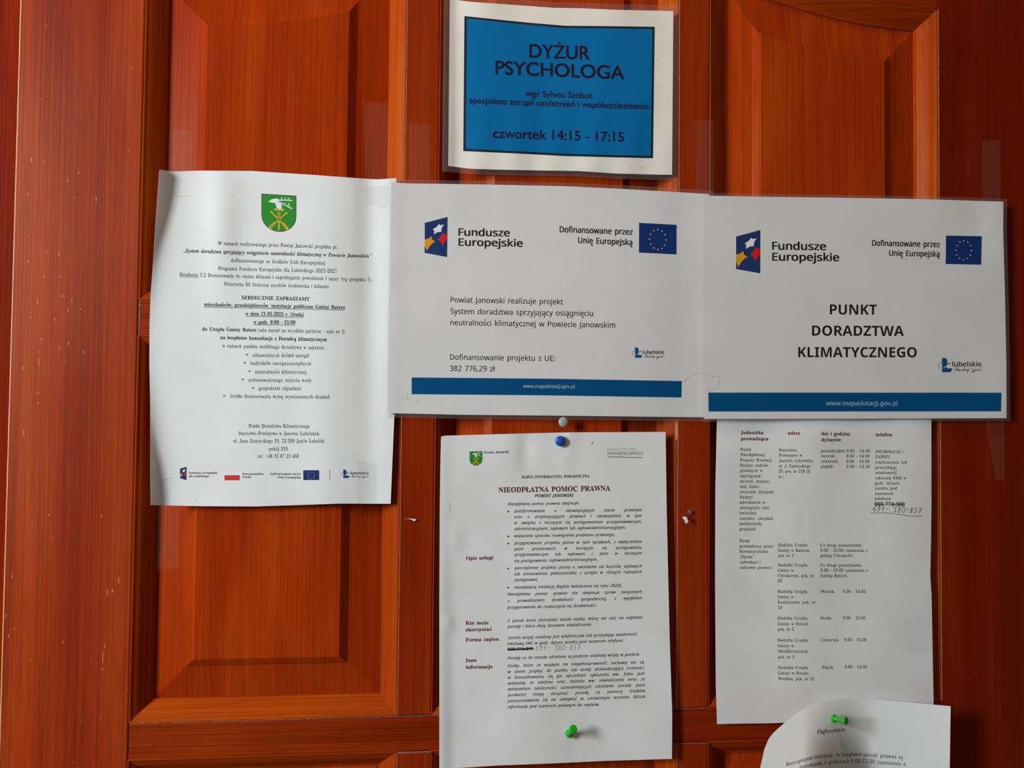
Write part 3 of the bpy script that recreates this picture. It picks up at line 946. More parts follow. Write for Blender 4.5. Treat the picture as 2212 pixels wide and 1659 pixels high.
TX(card, 'k', 'serifbi', 5.4, [('Powiat Janowski', 1045, 980, 1099.5, 978.3)])
TX(card, 'k', 'cambb', 5.8, [('KARTA INFORMACYJNA PORADNICTWA', 1127.3, 1033.2, 1274.2, 1031.3)])
TX(card, 'r', 'cambb', 10.8, [('NIEODPŁATNA POMOC PRAWNA', 1076.9, 1063.6, 1318.3, 1059.8)])
TX(card, 'k', 'cambbi', 6.8, [('POWIAT JANOWSKI', 1155.4, 1074.3, 1239.3, 1073.2)])
TX(card, 'g', 'sans', 6.4, [('SPRAWIEDLIWOŚCI', 1311.5, 982.5, 1389.2, 982.2)])
TX(card, 'f', 'sans', 5.6, [('MINISTERSTWO', 1311.5, 973.6, 1375, 973.2)])
J = 1
TX(card, 'b', 'cambi', 6.4, [
    ('Nieodpłatna pomoc prawna obejmuje:', 1097, 1092, 1252.1, 1089.5),
    ('poinformowanie o obowiązującym stanie prawnym', 1111, 1106.9, 1386.2, 1104.3, J),
    ('oraz o przysługujących prawach i obowiązkach, w tym', 1111, 1119.5, 1386.2, 1116.6, J),
    ('w związku z toczącym się postępowaniem przygotowawczym,', 1111, 1132.3, 1386.2, 1129.5, J),
    ('administracyjnym, sądowym lub sądowoadministracyjnym,', 1111, 1145.3, 1351.6, 1142.2),
    ('wskazanie sposobu rozwiązania problemu prawnego,', 1111, 1160.7, 1328.2, 1157.6),
    ('przygotowanie projektu pisma w tych sprawach, z wyłączeniem', 1111, 1176.1, 1386.2, 1172.8, J),
    ('pism procesowych w toczącym się postępowaniu', 1111, 1188.8, 1386.2, 1185.4, J),
    ('przygotowawczym lub sądowym i pism w toczącym', 1111, 1201.1, 1386.2, 1197.6, J),
    ('się postępowaniu sądowoadministracyjnym,', 1110.6, 1214.8, 1290.6, 1211.1),
    ('sporządzenie projektu pisma o zwolnienie od kosztów sądowych', 1110.6, 1229.9, 1386.2, 1225.6, J),
    ('lub ustanowienie pełnomocnika z urzędu w różnych rodzajach', 1111, 1242.9, 1386.2, 1237.9, J),
    ('postępowań,', 1111, 1255.5, 1162.2, 1254.8),
    ('nieodpłatną mediację (będzie świadczona od roku 2020).', 1111, 1271.8, 1342.8, 1267.5),
    ('Nieodpłatna pomoc prawna nie obejmuje spraw związanych', 1096.4, 1286.7, 1386.6, 1281, J),
    ('z prowadzeniem działalności gospodarczej, z wyjątkiem', 1096.4, 1300.9, 1386.8, 1294.4, J),
    ('przygotowania do rozpoczęcia tej działalności.', 1095.8, 1315.2, 1288.3, 1310.6),
    ('Z porad może skorzystać każda osoba, której nie stać na odpłatne', 1096.1, 1344.1, 1387.4, 1336.4, J),
    ('porady i która złoży stosowne oświadczenie.', 1096.1, 1356.4, 1278.3, 1351.8),
    ('Termin wizyty ustalany jest telefonicznie lub przesyłając wiadomość', 1096.9, 1381, 1377, 1372.5),
    ('tekstową SMS w godz. dyżuru punktu pod numerem telefonu:', 1096.4, 1393.8, 1347.4, 1386.4),
    ('Porady co do zasady udzielane są podczas osobistej wizyty w punkcie.', 1096.9, 1424.8, 1382.8, 1416),
    ('Osoby, które ze względu na niepełnosprawność ruchową nie są', 1096.4, 1441.4, 1391.2, 1433, J),
    ('w stanie przybyć do punktu lub osoby doświadczające trudności', 1096.9, 1454.2, 1391.7, 1445.3, J),
    ('w komunikowaniu się (po uprzednim zgłoszeniu ww. faktu pod', 1096.9, 1466.8, 1392.3, 1457.5, J),
    ('wskazany nr telefonu oraz złożeniu ww. oświadczenia wraz ze', 1096.9, 1479.1, 1392.8, 1469.5, J),
    ('wskazaniem okoliczności uzasadniających udzielenie porady poza', 1096.9, 1491.7, 1393.2, 1482.4, J),
    ('punktem) mogą otrzymać poradę za pomocą środków', 1096.9, 1504.4, 1394, 1494.9, J),
    ('porozumiewania się na odległość w umówionym terminie. Bliższe', 1096.9, 1517.2, 1394.3, 1507.5, J),
    ('informacje pod numerem podanym do zapisów.', 1096.9, 1530.1, 1295.2, 1524.4)])
TX(card, 'k', 'cambb', 6.2, [('669 774 300', 1096.4, 1405.3, 1152.2, 1404.2)])
TX(card, 'l', 'cambb', 7.6, [
    ('Opis usługi', 1006.7, 1209.5, 1065.3, 1207.8), ('Kto może', 1005.7, 1349.3, 1055.5, 1348.6),
    ('skorzystać', 1005.7, 1363.8, 1063.3, 1362.5), ('Forma zapisu', 1005.7, 1385.7, 1077.8, 1383.7),
    ('Inne', 1005.7, 1429.9, 1029.6, 1429.5), ('informacje', 1005.7, 1444.7, 1064.3, 1443.3)])
b = card.batch('b')
for x_, y_ in ((1098.1, 1105), (1097.8, 1158.8), (1097.8, 1174), (1097.8, 1228.3), (1097.8, 1269.5)):
    a_ = np.linspace(0, 2*math.pi, 10, endpoint=False)
    b.poly([(x_+2*math.cos(t), y_+2*math.sin(t)) for t in a_])
b = card.batch('k')
b.ribbon([(1096, 1402.6), (1125, 1402.0), (1152, 1400.8)], 2.4)
b.ribbon([(1098, 1404.4), (1130, 1403.2), (1140, 1403)], 1.4)
b.ribbon([(1277.8, 959.6), (1281.2, 955.5)], 1.5)
b = card.batch('x')
b.ribbon([(1312.3, 986.9), (1350.8, 987.1)], 1.1); b.ribbon([(1350.8, 988.3), (1388.5, 988.6)], 1.1)
b = card.batch('m')
b.ribbon([(1312.5, 988.1), (1350.8, 988.2)], 0.6)

C1 = [('Punkt', 1599.1, 973.7, 1622.3), ('Nieodpłatnej', 1599.1, 985, 1650.8), ('Pomocy Prawnej', 1598.8, 996.7, 1666.1), ('Dyżury radców', 1598.5, 1008, 1659.5),
      ('prawnych w', 1598.4, 1019.4, 1647.5), ('miesiącach:', 1598.4, 1030.9, 1644.6), ('styczeń, marzec,', 1598.2, 1042.4, 1663.4), ('maj, lipiec,', 1598, 1053.5, 1640),
      ('wrzesień, listopad', 1597.8, 1065.3, 1670.2), ('Dyżury', 1597.8, 1076.6, 1626.4), ('adwokatów w', 1597.8, 1088, 1653.7), ('miesiącach: luty,', 1597.8, 1099.6, 1663.4),
      ('kwiecień,', 1597.6, 1110.9, 1634.6), ('czerwiec, sierpień,', 1597.6, 1122.6, 1671), ('październik,', 1597.6, 1134, 1646), ('grudzień', 1597.4, 1145.6, 1632),
      ('Punkt', 1597.6, 1171.3, 1619.9), ('prowadzony przez', 1597.4, 1182.6, 1670.7), ('Stowarzyszenie', 1597.2, 1194, 1659), ('„Opoka”', 1597.2, 1205.5, 1628.7),
      ('(adwokaci i', 1597.4, 1217, 1642.8), ('radcowie prawni)', 1597.4, 1228.7, 1667.3)]
C2 = [('Starostwo', 1682.8, 974.9, 1720.7), ('Powiatowe w', 1682.8, 986.4, 1733), ('Janowie Lubelskim,', 1682.6, 997.8, 1757.2), ('ul. J. Zamoyskiego', 1682.5, 1009.5, 1750.4),
      ('59, pok. nr 218 (II', 1682.2, 1020.8, 1750), ('p.)', 1682.2, 1031.8, 1692.2), ('Siedziba Urzędu', 1680.7, 1180.1, 1743.6), ('Gminy w Batorzu,', 1680.7, 1191.7, 1750),
      ('pok. nr 1', 1680.7, 1202.8, 1714), ('Siedziba Urzędu', 1680.5, 1223.4, 1743.6), ('Gminy w', 1680.5, 1234.8, 1714.3), ('Chrzanowie, pok. nr', 1680.2, 1246.3, 1758.9),
      ('02', 1680.2, 1257.7, 1689.6), ('Siedziba Urzędu', 1679.9, 1280.8, 1743.8), ('Gminy w', 1679.9, 1292.2, 1714.6), ('Godziszowie, pok. nr', 1680.2, 1303.9, 1761.8),
      ('14', 1680.7, 1315.3, 1689.2), ('Siedziba Urzędu', 1679.9, 1338.2, 1744), ('Gminy w Dzwoli,', 1679.9, 1350.6, 1746.8), ('pok. nr 2', 1680.2, 1362.1, 1714.6),
      ('Siedziba Urzędu', 1679.9, 1385.7, 1744.6), ('Gminy w', 1680.2, 1397.9, 1715), ('Modliborzycach,', 1680.5, 1409.8, 1746.8), ('pok. nr 3', 1680.5, 1421.8, 1715.4),
      ('Siedziba Urzędu', 1680.5, 1445, 1745.9), ('Gminy w Potoku', 1680.8, 1456.9, 1746.8), ('Wielkim, pok. nr 21', 1681, 1469.1, 1759)]
C3 = [('poniedziałek:', 1773.5, 976.8, 1826), ('9.00 – 14.00', 1828.8, 977.2, 1879), ('wtorek:', 1773.2, 987.8, 1804), ('9.00 – 14.00', 1828.4, 988.4, 1878.3), ('czwartek:', 1773.2, 999.3, 1811.4),
      ('9.00 – 14.00', 1828.2, 999.7, 1878), ('piątek:', 1773, 1010.2, 1800.6), ('9.00 – 14.00', 1828.6, 1011, 1879), ('Co drugi poniedziałek:', 1772.1, 1180.5, 1861.7),
      ('9.00 – 13.00 (zamiennie z', 1772.1, 1191.6, 1874.6), ('gminą Chrzanów)', 1772.1, 1202.8, 1842.6), ('Co drugi poniedziałek:', 1772.1, 1223.6, 1862), ('9.00 – 13.00 (zamiennie z', 1772.3, 1234.8, 1874.8),
      ('Gminą Batorz)', 1772.3, 1246.3, 1829.7), ('Wtorek', 1772.7, 1280.6, 1802.1), ('9.00 – 13.00', 1820.8, 1280.8, 1869.8), ('Środa', 1772.7, 1337.8, 1795.9), ('9.00 – 13.00', 1820.8, 1337.8, 1869.1),
      ('Czwartek', 1773.8, 1385.3, 1811.2), ('9.00 – 13.00', 1823.7, 1384.9, 1871.9), ('Piątek', 1775.6, 1444.3, 1799.9), ('9.00 – 13.00', 1824.8, 1443.6, 1872.8)]
C4 = [('INFORMACJE i', 1891.4, 978.7, 1951), ('ZAPISY:', 1891, 989.7, 1923.4), ('telefonicznie lub', 1891, 1001.3, 1959.2), ('przesyłając', 1890.7, 1012.6, 1937.3), ('wiadomość', 1890.7, 1023.8, 1937.1),
      ('tekstową SMS w', 1890.7, 1035.4, 1957.5), ('godz. dyżuru', 1890.1, 1046.6, 1942.8), ('punktu pod', 1890.1, 1057.5, 1937.3), ('numerem', 1890.1, 1068.9, 1929.5), ('telefonu:', 1889.9, 1079.8, 1926)]
for C in (C1, C2, C3, C4):
    TX(tab, 'b', 'camb', 6.4, [(t, a, y_, b_, y_+0.004*(b_-a)) for t, a, y_, b_ in C])
TX(tab, 'l', 'cambb', 7.4, [('Jednostka', 1600, 937.8, 1649.3, 938), ('prowadząca', 1600, 951, 1659.9, 951.2), ('adres', 1701.6, 938.7, 1727.7, 939),
                            ('dni i godziny', 1774.1, 940, 1836.8, 940.6), ('dyżurów', 1773.8, 953.3, 1817.2, 953.5), ('telefon', 1891.6, 942.2, 1927.5, 942.4)])
TX(tab, 'k', 'cambb', 8.0, [('669-774-300', 1889.3, 1092.8, 1954.2, 1093.4)])
b = tab.batch('k')
b.ribbon([(1888, 1088.6), (1905, 1090), (1930, 1088.8), (1954, 1090)], 1.0)

TX(note, 'a', 'serif', 9.2, [('Ogłoszenie', 1765.9, 1585, 1825.1, 1579.8)])
TX(note, 'a', 'serif', 8.4, [
    ('Batorz', 1698, 1655.5, 1719, 1649.5), ('uprzejmie', 1721, 1649, 1756, 1639.6), ('informuje,', 1759.4, 1639, 1801, 1634.6), ('że', 1806, 1634.2, 1814, 1633.5),
    ('bezpłatne', 1818, 1633.4, 1862, 1633.0), ('porady', 1865, 1633.6, 1896.6, 1635.6), ('prawne', 1901.6, 1636, 1936.5, 1638.6), ('są', 1941, 1638.8, 1950, 1639.4),
    ('poniedziałek', 1727, 1660.5, 1776, 1651.8), ('w', 1781, 1651, 1786, 1650.4), ('godzinach', 1790.5, 1650, 1835, 1647.6), ('9.00-13.00', 1838.6, 1647.4, 1889.4, 1649.2),
    ('(zamiennie', 1892.4, 1649.8, 1946.6, 1653.6), ('z', 1951, 1654.2, 1956, 1654.8)])

# build the glyph library once, then lay every line
build_glyphs(text_need())
pr_ = [line_geo(dict(t, probe=1)) for t in TEXTS if t['sh'] is card and t['key'] == 'b' and not t['just'] and len(t['s']) > 25]
JUST = float(np.mean(pr_))
LINES = []
for t in TEXTS:
    if t['just']: t['just'] = JUST
    px, py, T = line_geo(t)
    bt = Batch(); bt.add(px, py, T)
    LINES.append((t['sh'], t['key'], bt))

# ------------------------------------------------------------------ handwriting
HW = {'6': [[(.8, 1), (.35, .75), (.1, .35), (.3, .02), (.65, .05), (.8, .3), (.5, .5), (.15, .35)]],
      '9': [[(.8, .75), (.45, .98), (.15, .72), (.45, .48), (.8, .78), (.75, .3), (.45, 0), (.15, .1)]],
      '1': [[(.15, .5), (.7, 1), (.45, 0)]], '-': [[(.1, .55), (.9, .5)]], ' ': [],
      '3': [[(.15, .85), (.5, 1), (.75, .85), (.4, .55), (.75, .32), (.5, 0), (.05, .08)]],
      '8': [[(.8, .9), (.45, 1), (.25, .8), (.65, .35), (.6, .05), (.3, .0), (.2, .25), (.6, .6), (.8, .9)]],
      '0': [[(.5, 1), (.15, .75), (.15, .3), (.5, -.05), (.9, .3), (.9, .75), (.5, 1)]],
      '5': [[(.85, 1), (.3, .93), (.25, .55), (.65, .55), (.75, .22), (.4, 0), (.1, .12)]],
      '7': [[(.1, .9), (.85, 1), (.45, -.05)], [(.25, .5), (.9, .52)]]}


def smooth_line(P, n=5):
    P = np.asarray(P, float); out = []
    Q = np.vstack([2*P[0]-P[1], P, 2*P[-1]-P[-2]])
    for i in range(1, len(Q)-2):
        for k in range(n):
            t = k/n
            out.append(0.5*((2*Q[i])+(-Q[i-1]+Q[i+1])*t+(2*Q[i-1]-5*Q[i]+4*Q[i+1]-Q[i+2])*t*t+(-Q[i-1]+3*Q[i]-3*Q[i+1]+Q[i+2])*t**3))
    out.append(P[-1])
    return np.array(out)


def hand(batch, s, x0, y0, x1, y1, h, wd, lean=0.15):
    cw = (x1-x0)/len(s)
    for i, ch in enumerate(s):
        bx = x0+i*cw; by = y0+(y1-y0)*i/len(s)
        for st in HW[ch]:
            P = [(bx+p*cw*0.85+lean*q*h, by-q*h) for p, q in st]
            batch.ribbon(smooth_line(P), wd)


hand(card.batch('p'), '691- 380-857', 1156.5, 1405, 1254, 1403.5, 11, 1.0)
hand(tab.batch('h'), '691- 380-857', 1885, 1104, 1991, 1109, 11, 1.05)
tab.batch('h').ribbon(smooth_line([(1881.1, 1108.4), (1918.1, 1108.4), (1945, 1111.5), (1963.9, 1114.9), (1991.9, 1114.7)]), 1.2)


# ------------------------------------------------------------------ logos and flags
def lerpq(q, u, v_):
    (a, b_, c, d) = [np.array(p, float) for p in q]     # TL TR BR BL
    return (1-u)*(1-v_)*a+u*(1-v_)*b_+u*v_*c+(1-u)*v_*d


def quadpts(q, pts): return [tuple(lerpq(q, u, v_)) for u, v_ in pts]


def star_curvy(outer, k=0.40):
    """five given tips joined by hollow sides"""
    o = np.array(outer, float); c = o.mean(0); out = []
    for i in range(5):
        a, b_ = o[i], o[(i+1) % 5]
        m_ = (a+b_)/2; inn = c+(m_-c)*0.78
        out += [tuple(a), tuple(a*0.5+inn*0.5+(c-m_)*0.03), tuple(inn), tuple(b_*0.5+inn*0.5+(c-m_)*0.03)]
    return out


def clip_u(pts, lo=0.0, hi=1.0):
    for bound, sgn in ((lo, 1), (hi, -1)):
        out = []
        for i in range(len(pts)):
            p, q = pts[i], pts[(i+1) % len(pts)]
            ip, iq = sgn*(p[0]-bound) >= 0, sgn*(q[0]-bound) >= 0
            if ip: out.append(p)
            if ip != iq:
                t = (bound-p[0])/(q[0]-p[0]); out.append((bound, p[1]+t*(q[1]-p[1])))
        pts = out
    return pts


def funds_logo(sheet, q):
    """q: TL TR BR BL pixels of the slanted tile, white, red and yellow hollow stars"""
    b_ = Batch(); b_.grid([q[0], q[1]], [q[3], q[2]], 8, 10)
    o = b_.obj('logo_tile', LOGOB, sheet, 1, label='dark blue slanted logo tile with three stars')
    # tips in the tile's own frame (u across, v down, bilinear)
    W_ = [(0.62, .135), (.85, .17), (.73, .355), (.40, .41), (.35, .25)]
    R_ = [(.77, .39), (1.12, .42), (1.02, .56), (.79, .74), (.56, .56)]
    Y_ = [(.31, .46), (.47, .61), (.09, .93), (-.12, .72), (-.12, .56)]
    for pts, mt_, l in ((W_, WHITEP, 'white star'), (R_, REDP, 'red star'), (Y_, ORANGEP, 'yellow star')):
        s_ = clip_u(star_curvy(pts))
        bb_ = Batch(); bb_.poly(quadpts(q, s_)); bb_.obj('star', mt_, sheet, 2, o, l)


def eu_flag(sheet, q, sr=0.030, cy_=0.53):
    b_ = Batch(); b_.grid([q[0], q[1]], [q[3], q[2]], 8, 6)
    o = b_.obj('flag_field', FLAGB, sheet, 1, label='blue flag print with a ring of yellow stars')
    w_ = abs(q[1][0]-q[0][0]); h_ = abs(q[3][1]-q[0][1])
    for k in range(12):
        a = math.radians(30*k)
        cu, cv = 0.5+0.219*math.sin(a), cy_-0.335*math.cos(a)
        pts = []
        for j in range(10):
            r = (sr if j % 2 == 0 else sr*0.42)*w_
            t = math.radians(36*j)
            pts.append((cu+r*math.sin(t)/w_, cv-r*math.cos(t)/h_))
        bb_ = Batch(); bb_.poly(quadpts(q, pts)); bb_.obj('star', STARY, sheet, 2, o)


def lub_logo(sheet, x0, y0, x1, y1, tx0, tx1, ty, tcap, sx0, sx1, sy_, scap):
    """blue L with a bowl, dashes, the word in sans and a script motto"""
    X = lambda u: x0+(x1-x0)*u
    Y = lambda v_: y0+(y1-y0)*v_
    b_ = Batch()
    b_.poly([(X(u), Y(v_)) for u, v_ in [(0, 0), (.30, 0), (.46, .10), (.53, .30), (.52, .52), (.44, .66), (.52, .73), (1.0, .73), (.96, .86), (.80, 1.0), (0, 1.0), (0, .74), (.10, .70), (0, .66)]])
    w_ = x1-x0
    for u, v_ in ((-.08, .30), (-.28, .42), (-.38, .58), (-.22, .70)):
        c = (X(u), Y(v_)); b_.ribbon([(c[0]-w_*.06, c[1]+w_*.05), (c[0]+w_*.06, c[1]-w_*.04)], w_*.07)
    b_.ribbon([(X(.64), Y(.44)), (X(.82), Y(.36))], w_*.12)
    o = b_.obj('logo_letter', LUBB, sheet, 1, label='blue stylised letter L logo')
    bb_ = Batch()
    for u, v_ in ((.28, .66), (.45, .58)): bb_.ribbon([(X(u-.10), Y(v_+.04)), (X(u+.10), Y(v_-.05))], w_*.07)
    bb_.obj('logo_gap', WHITEP, sheet, 2, o)
    for s_, st, a0, a1, yy, cp, mt_, nm_ in (('lubelskie', 'sansm', tx0, tx1, ty, tcap, INK2, 'logo_word'), ('Smakuj życie!', 'script', sx0, sx1, sy_, scap, INK2, 'logo_motto')):
        px, py, T = line_geo(dict(s=s_, st=st, cap=cp, x0=a0, x1=a1, y0=yy, y1=yy, just=0, bow=0, lean=0))
        q_ = Batch(); q_.add(px, py, T); q_.obj(nm_, mt_, sheet, 1)


def shield(sheet, x0, y0, x1, y1, slope, simple=False):
    W_, Hh = x1-x0, y1-y0
    def P(u, v_): return (x0+W_*u, y0+Hh*v_+slope*W_*u)
    out = [(0, 0), (1, 0), (1, .55)]
    for k in range(1, 12):
        a = math.pi*k/12/1.0
        out.append((.5+.5*math.cos(a), .58+.42*math.sin(a)))
    out += [(0, .55)]
    rim = Batch(); rim.poly([P(u, v_) for u, v_ in out])
    o = rim.obj('emblem_shield', INK2, sheet, 1, label='green heraldic shield with white deer head over crossed gold pieces')
    f_ = Batch(); f_.poly([P(.5+(u-.5)*.965, .5+(v_-.5)*.965) for u, v_ in out]); f_.obj('shield_field', GREENP, sheet, 2, o)
    hd = Batch()
    hd.poly([P(u, v_) for u, v_ in [(.20, .20), (.30, .13), (.40, .115), (.46, .10), (.48, .13), (.545, .22), (.57, .30), (.60, .40), (.44, .41), (.42, .30), (.39, .225), (.30, .225), (.235, .215)]])
    for yb, yt in ((.14, .07), (.21, .29)):
        s_ = 1 if yt < yb else 1
        hd.ribbon([P(u, v_) for u, v_ in [(.46, yb), (.58, yb+.01), (.70, (yb+yt)/2+.03), (.88, yt+.07)]], W_*.03)
        for uu in (.60, .70, .80):
            hd.ribbon([P(uu, (yb+yt)/2+.04), P(uu-.04, (yb+yt)/2-.005), P(uu+.01, (yb+yt)/2-.035)], W_*.022)
    hd.obj('deer_head', WHITEP, sheet, 3, o)
    gd = Batch()
    gd.poly([P(u, v_) for u, v_ in [(.36, .36), (.42, .39), (.46, .34), (.50, .39), (.55, .345), (.60, .39), (.655, .37), (.635, .43), (.38, .43)]])
    gd.ribbon([P(.505, .47), P(.50, .95)], W_*.045)
    gd.ribbon([P(.29, .49), P(.50, .67), P(.73, .90)], W_*.035)
    gd.ribbon([P(.71, .49), P(.50, .67), P(.26, .90)], W_*.035)
    for u, v_, r in ((.29, .485, .035), (.71, .485, .035), (.73, .895, .05), (.265, .885, .05), (.505, .94, .03), (.505, .50, .04)):
        c = P(u, v_); a_ = np.linspace(0, 2*math.pi, 8, endpoint=False)
        gd.poly([(c[0]+W_*r*math.cos(t), c[1]+W_*r*math.sin(t)) for t in a_])
    gd.ribbon([P(.60, .755), P(.70, .86)], W_*.075); gd.ribbon([P(.395, .755), P(.30, .855)], W_*.075)
    gd.ribbon([P(.504, .52), P(.502, .68)], W_*.07)
    gd.obj('gold_charges', GOLD, sheet, 3, o)


build_glyphs([(s_, c_) for s_ in ('sansm', 'script') for c_ in sorted(set('lubelskieSmakujzycie!Hx')) if (s_, c_) not in GL])
shield(left, 564.7, 418.3, 640.1, 498.6, 0.058)
shield(card, 1014.5, 975.4, 1042, 1006.2, -0.03)
funds_logo(left, [(388.7, 1012.2), (403, 1008.6), (402.8, 1037.4), (388.7, 1033)])
funds_logo(mid, [(917.6, 481.4), (966.8, 468.6), (965.8, 555.4), (917.3, 546)])
funds_logo(right, [(1590, 511), (1642.5, 496.7), (1642.3, 590.4), (1590, 581.2)])
eu_flag(left, [(655, 1015.8), (689.5, 1015.7), (689.5, 1036.9), (655.2, 1037)])
eu_flag(mid, [(1380.5, 481.2), (1461.6, 485.7), (1461.4, 549.6), (1380.2, 545.6)])
eu_flag(right, [(2043.5, 508.9), (2120.9, 510.3), (2119.4, 571.8), (2042.7, 570.3)], cy_=0.505)
lub_logo(left, 741.5, 1014.4, 755.1, 1032.6, 756.4, 796.3, 1024.6, 5.6, 758.5, 797, 1031.0, 5)
lub_logo(mid, 1371.7, 750.6, 1387.4, 772.8, 1387.9, 1434.4, 764.6, 8.0, 1391.5, 1435, 772.2, 6.4)
lub_logo(right, 2035, 773, 2057, 804, 2057, 2120.3, 791.4, 10.5, 2062, 2121.6, 801.5, 8.6)
b = Batch(); b.grid([(484.7, 1026.5), (517.8, 1026.4)], [(484.9, 1037.6), (517.9, 1037.5)], 4, 2)
b.obj('flag_stripe', REDFLAG, left, 1, label='red half of the red and white flag print')

b = Batch(); b.grid([(889.3, 815.3), (1180, 818), (1472.6, 823.1)], [(889.1, 851.5), (1180, 854), (1472.2, 858.7)], 40, 4)
b.obj('colour_band', BAND, mid, 1, label='blue printed band with a web address')
b = Batch(); b.grid([(1529.8, 848), (2163.4, 848.3)], [(1530.7, 889), (2162.5, 888.6)], 40, 4)
b.obj('colour_band', BAND, right, 1, label='dark blue printed band with a web address')
ft = [(1003.2, 34.7), (1139.9, 48.8), (1221, 55.6), (1300, 56.2), (1414.3, 57.8)]
fb = [(1000.7, 326.3), (1112.7, 331.4), (1221.2, 337.1), (1330, 340), (1410.6, 341.7)]
b = Batch(); b.grid(ft, fb, 70, 30)
bo = b.obj('poster_border', NAVYF, post, 1, label='dark frame line around the blue field')
it = [(x_+(5.4 if i == 0 else (-5 if i == 4 else 0)), y_+5.0) for i, (x_, y_) in enumerate(ft)]
ib = [(x_+(5.4 if i == 0 else (-5 if i == 4 else 0)), y_-5.0) for i, (x_, y_) in enumerate(fb)]
b = Batch(); b.grid(it, ib, 70, 30)
b.obj('poster_field', BLUE, post, 2, label='bright blue printed field')

# the gathered lettering
NAMES = {
    (left, 'a'): ('body_line', INK3, 1), (left, 'b'): ('bold_line', INK, 1), (left, 'c'): ('logo_line', INK2, 1),
    (mid, 'a'): ('logo_line', INK, 1), (mid, 'b'): ('body_line', INK, 1), (mid, 'u'): ('web_address', URLP, 2),
    (right, 'a'): ('heading_line', INK, 1), (right, 'u'): ('web_address', URLP, 2),
    (post, 't'): ('poster_line', NAVYT, 3),
    (card, 'k'): ('bold_line', INK, 1), (card, 'r'): ('heading_line', INKR, 1), (card, 'g'): ('ministry_line', GREYINK, 1),
    (card, 'f'): ('faded_line', FAINT, 1), (card, 'b'): ('body_line', INK3, 1), (card, 'l'): ('side_heading', INKR, 1),
    (card, 'x'): ('red_line', INKR, 1), (card, 'm'): ('thin_line', FAINT, 1), (card, 'p'): ('handwritten_number', INKP, 1),
    (tab, 'b'): ('body_line', INK2, 1), (tab, 'l'): ('column_heading', INKR, 1), (tab, 'k'): ('struck_number', INK, 1), (tab, 'h'): ('handwritten_number', INKPEN, 1),
    (note, 'a'): ('body_line', INK3, 1)}
for sh_ in (left, mid, right, post, card, tab, note):
    for key, bt in sh_.q.items():
        n_, mt_, lay = NAMES[(sh_, key)]
        o = bt.obj({'b': 'bullet_marks' if sh_ is card else 'underlines', 'a': 'list_arrows', 'k': 'pen_strokes'}.get(key, n_), mt_, sh_, lay)
        if sh_.q and key in 'abk': o['kind'] = 'stuff'
for sh_, key, bt in LINES:
    n_, mt_, lay = NAMES[(sh_, key)]
    bt.obj(n_, mt_, sh_, lay)

SCUFF_CREASE = plain('scuff_crease_grey', (0.52, 0.50, 0.47), 0.7)  # laminate scuffs, and paper creases whose shading is painted as grey lines
for sh_, pts, wd_ in ((mid, [(1477, 826), (1482, 820), (1490, 814), (1500, 809.5), (1513, 806), (1519, 805.5)], 1.0),
                      (right, [(1522, 806), (1530, 809), (1538, 813), (1548, 812.5), (1554, 818)], 0.9),
                      (right, [(1553, 820), (1554, 828), (1550, 836), (1546, 841), (1538, 840), (1527, 846)], 0.8),
                      (mid, [(879, 853), (881, 862), (884, 866)], 0.8), (mid, [(898, 866), (908, 863)], 0.7),
                      (left, [(376, 420.5), (385, 423.5), (396, 424.5), (408, 423)], 0.7), (left, [(816, 448), (828, 447), (836, 449.5)], 0.9),
                      (left, [(352, 1039), (360, 1034), (370, 1032)], 0.8), (left, [(772, 998), (780, 1000), (790, 997.5)], 0.8),
                      (card, [(969, 1086), (971.5, 1094), (972, 1103)], 0.9), (card, [(953, 950), (957, 945), (962, 943.5)], 1.0)):
    b = Batch(); b.ribbon(smooth_line(pts), wd_)
    b.obj('scuff_crease_mark', SCUFF_CREASE, sh_, 2)

# ------------------------------------------------------------------ pins
def frame_of(d):
    d = d/np.linalg.norm(d)
    a = np.array([0, 0, 1.0]) if abs(d[2]) < 0.9 else np.array([1.0, 0, 0])
    e1 = np.cross(a, d); e1 /= np.linalg.norm(e1)
    return e1, np.cross(d, e1), d


def lathe(name, base, axis, prof, mat, parent, n=28):
    e1, e2, d = frame_of(np.array(axis, float))
    v, f = [], []
    for t, r in prof:
        for k in range(n):
            a = 2*math.pi*k/n
            v.append(base+d*t+(e1*math.cos(a)+e2*math.sin(a))*r)
    for j in range(len(prof)-1):
        for k in range(n):
            a = j*n+k; b_ = j*n+(k+1) % n
            f.append((a, b_, b_+n, a+n))
    f.append(tuple(range(n))[::-1]); f.append(tuple(range((len(prof)-1)*n, len(prof)*n)))
    o = mesh(name, v, f, mat, parent, smooth=True)
    o.data.set_sharp_from_angle(angle=math.radians(45))
    return o


def pushpin(px, py, hx, hy, sheet, lift, body, label, gap=0.0015):
    h0 = float(sheet.H(px, py))
    p0 = unproj(px, py, h0); p1 = unproj(hx, hy, h0+gap+lift)
    ax = (p1-p0); L_ = np.linalg.norm(ax); ax = ax/L_
    root = empty('push_pin', tuple(p0)); setp(root, label, 'push pin', 'green push pins')
    s = L_-gap
    pr = [(0, .0008), (0, .0030), (.0004, .0036), (.0012, .0038), (.0020, .0036), (.0026, .0028), (.0034, .0022), (s*.5, .0018), (s-.0036, .0021), (s-.0028, .0028), (s-.0020, .0034), (s-.0008, .0035), (s-.0002, .0031), (s, .0020)]
    lathe('pin_head', p0+ax*gap, ax, pr, body, root)
    lathe('pin_point', p0-ax*0.006, ax, [(0, .0001), (.002, .0005), (.006+gap+.001, .0005)], STEEL, root, 10)
    return root


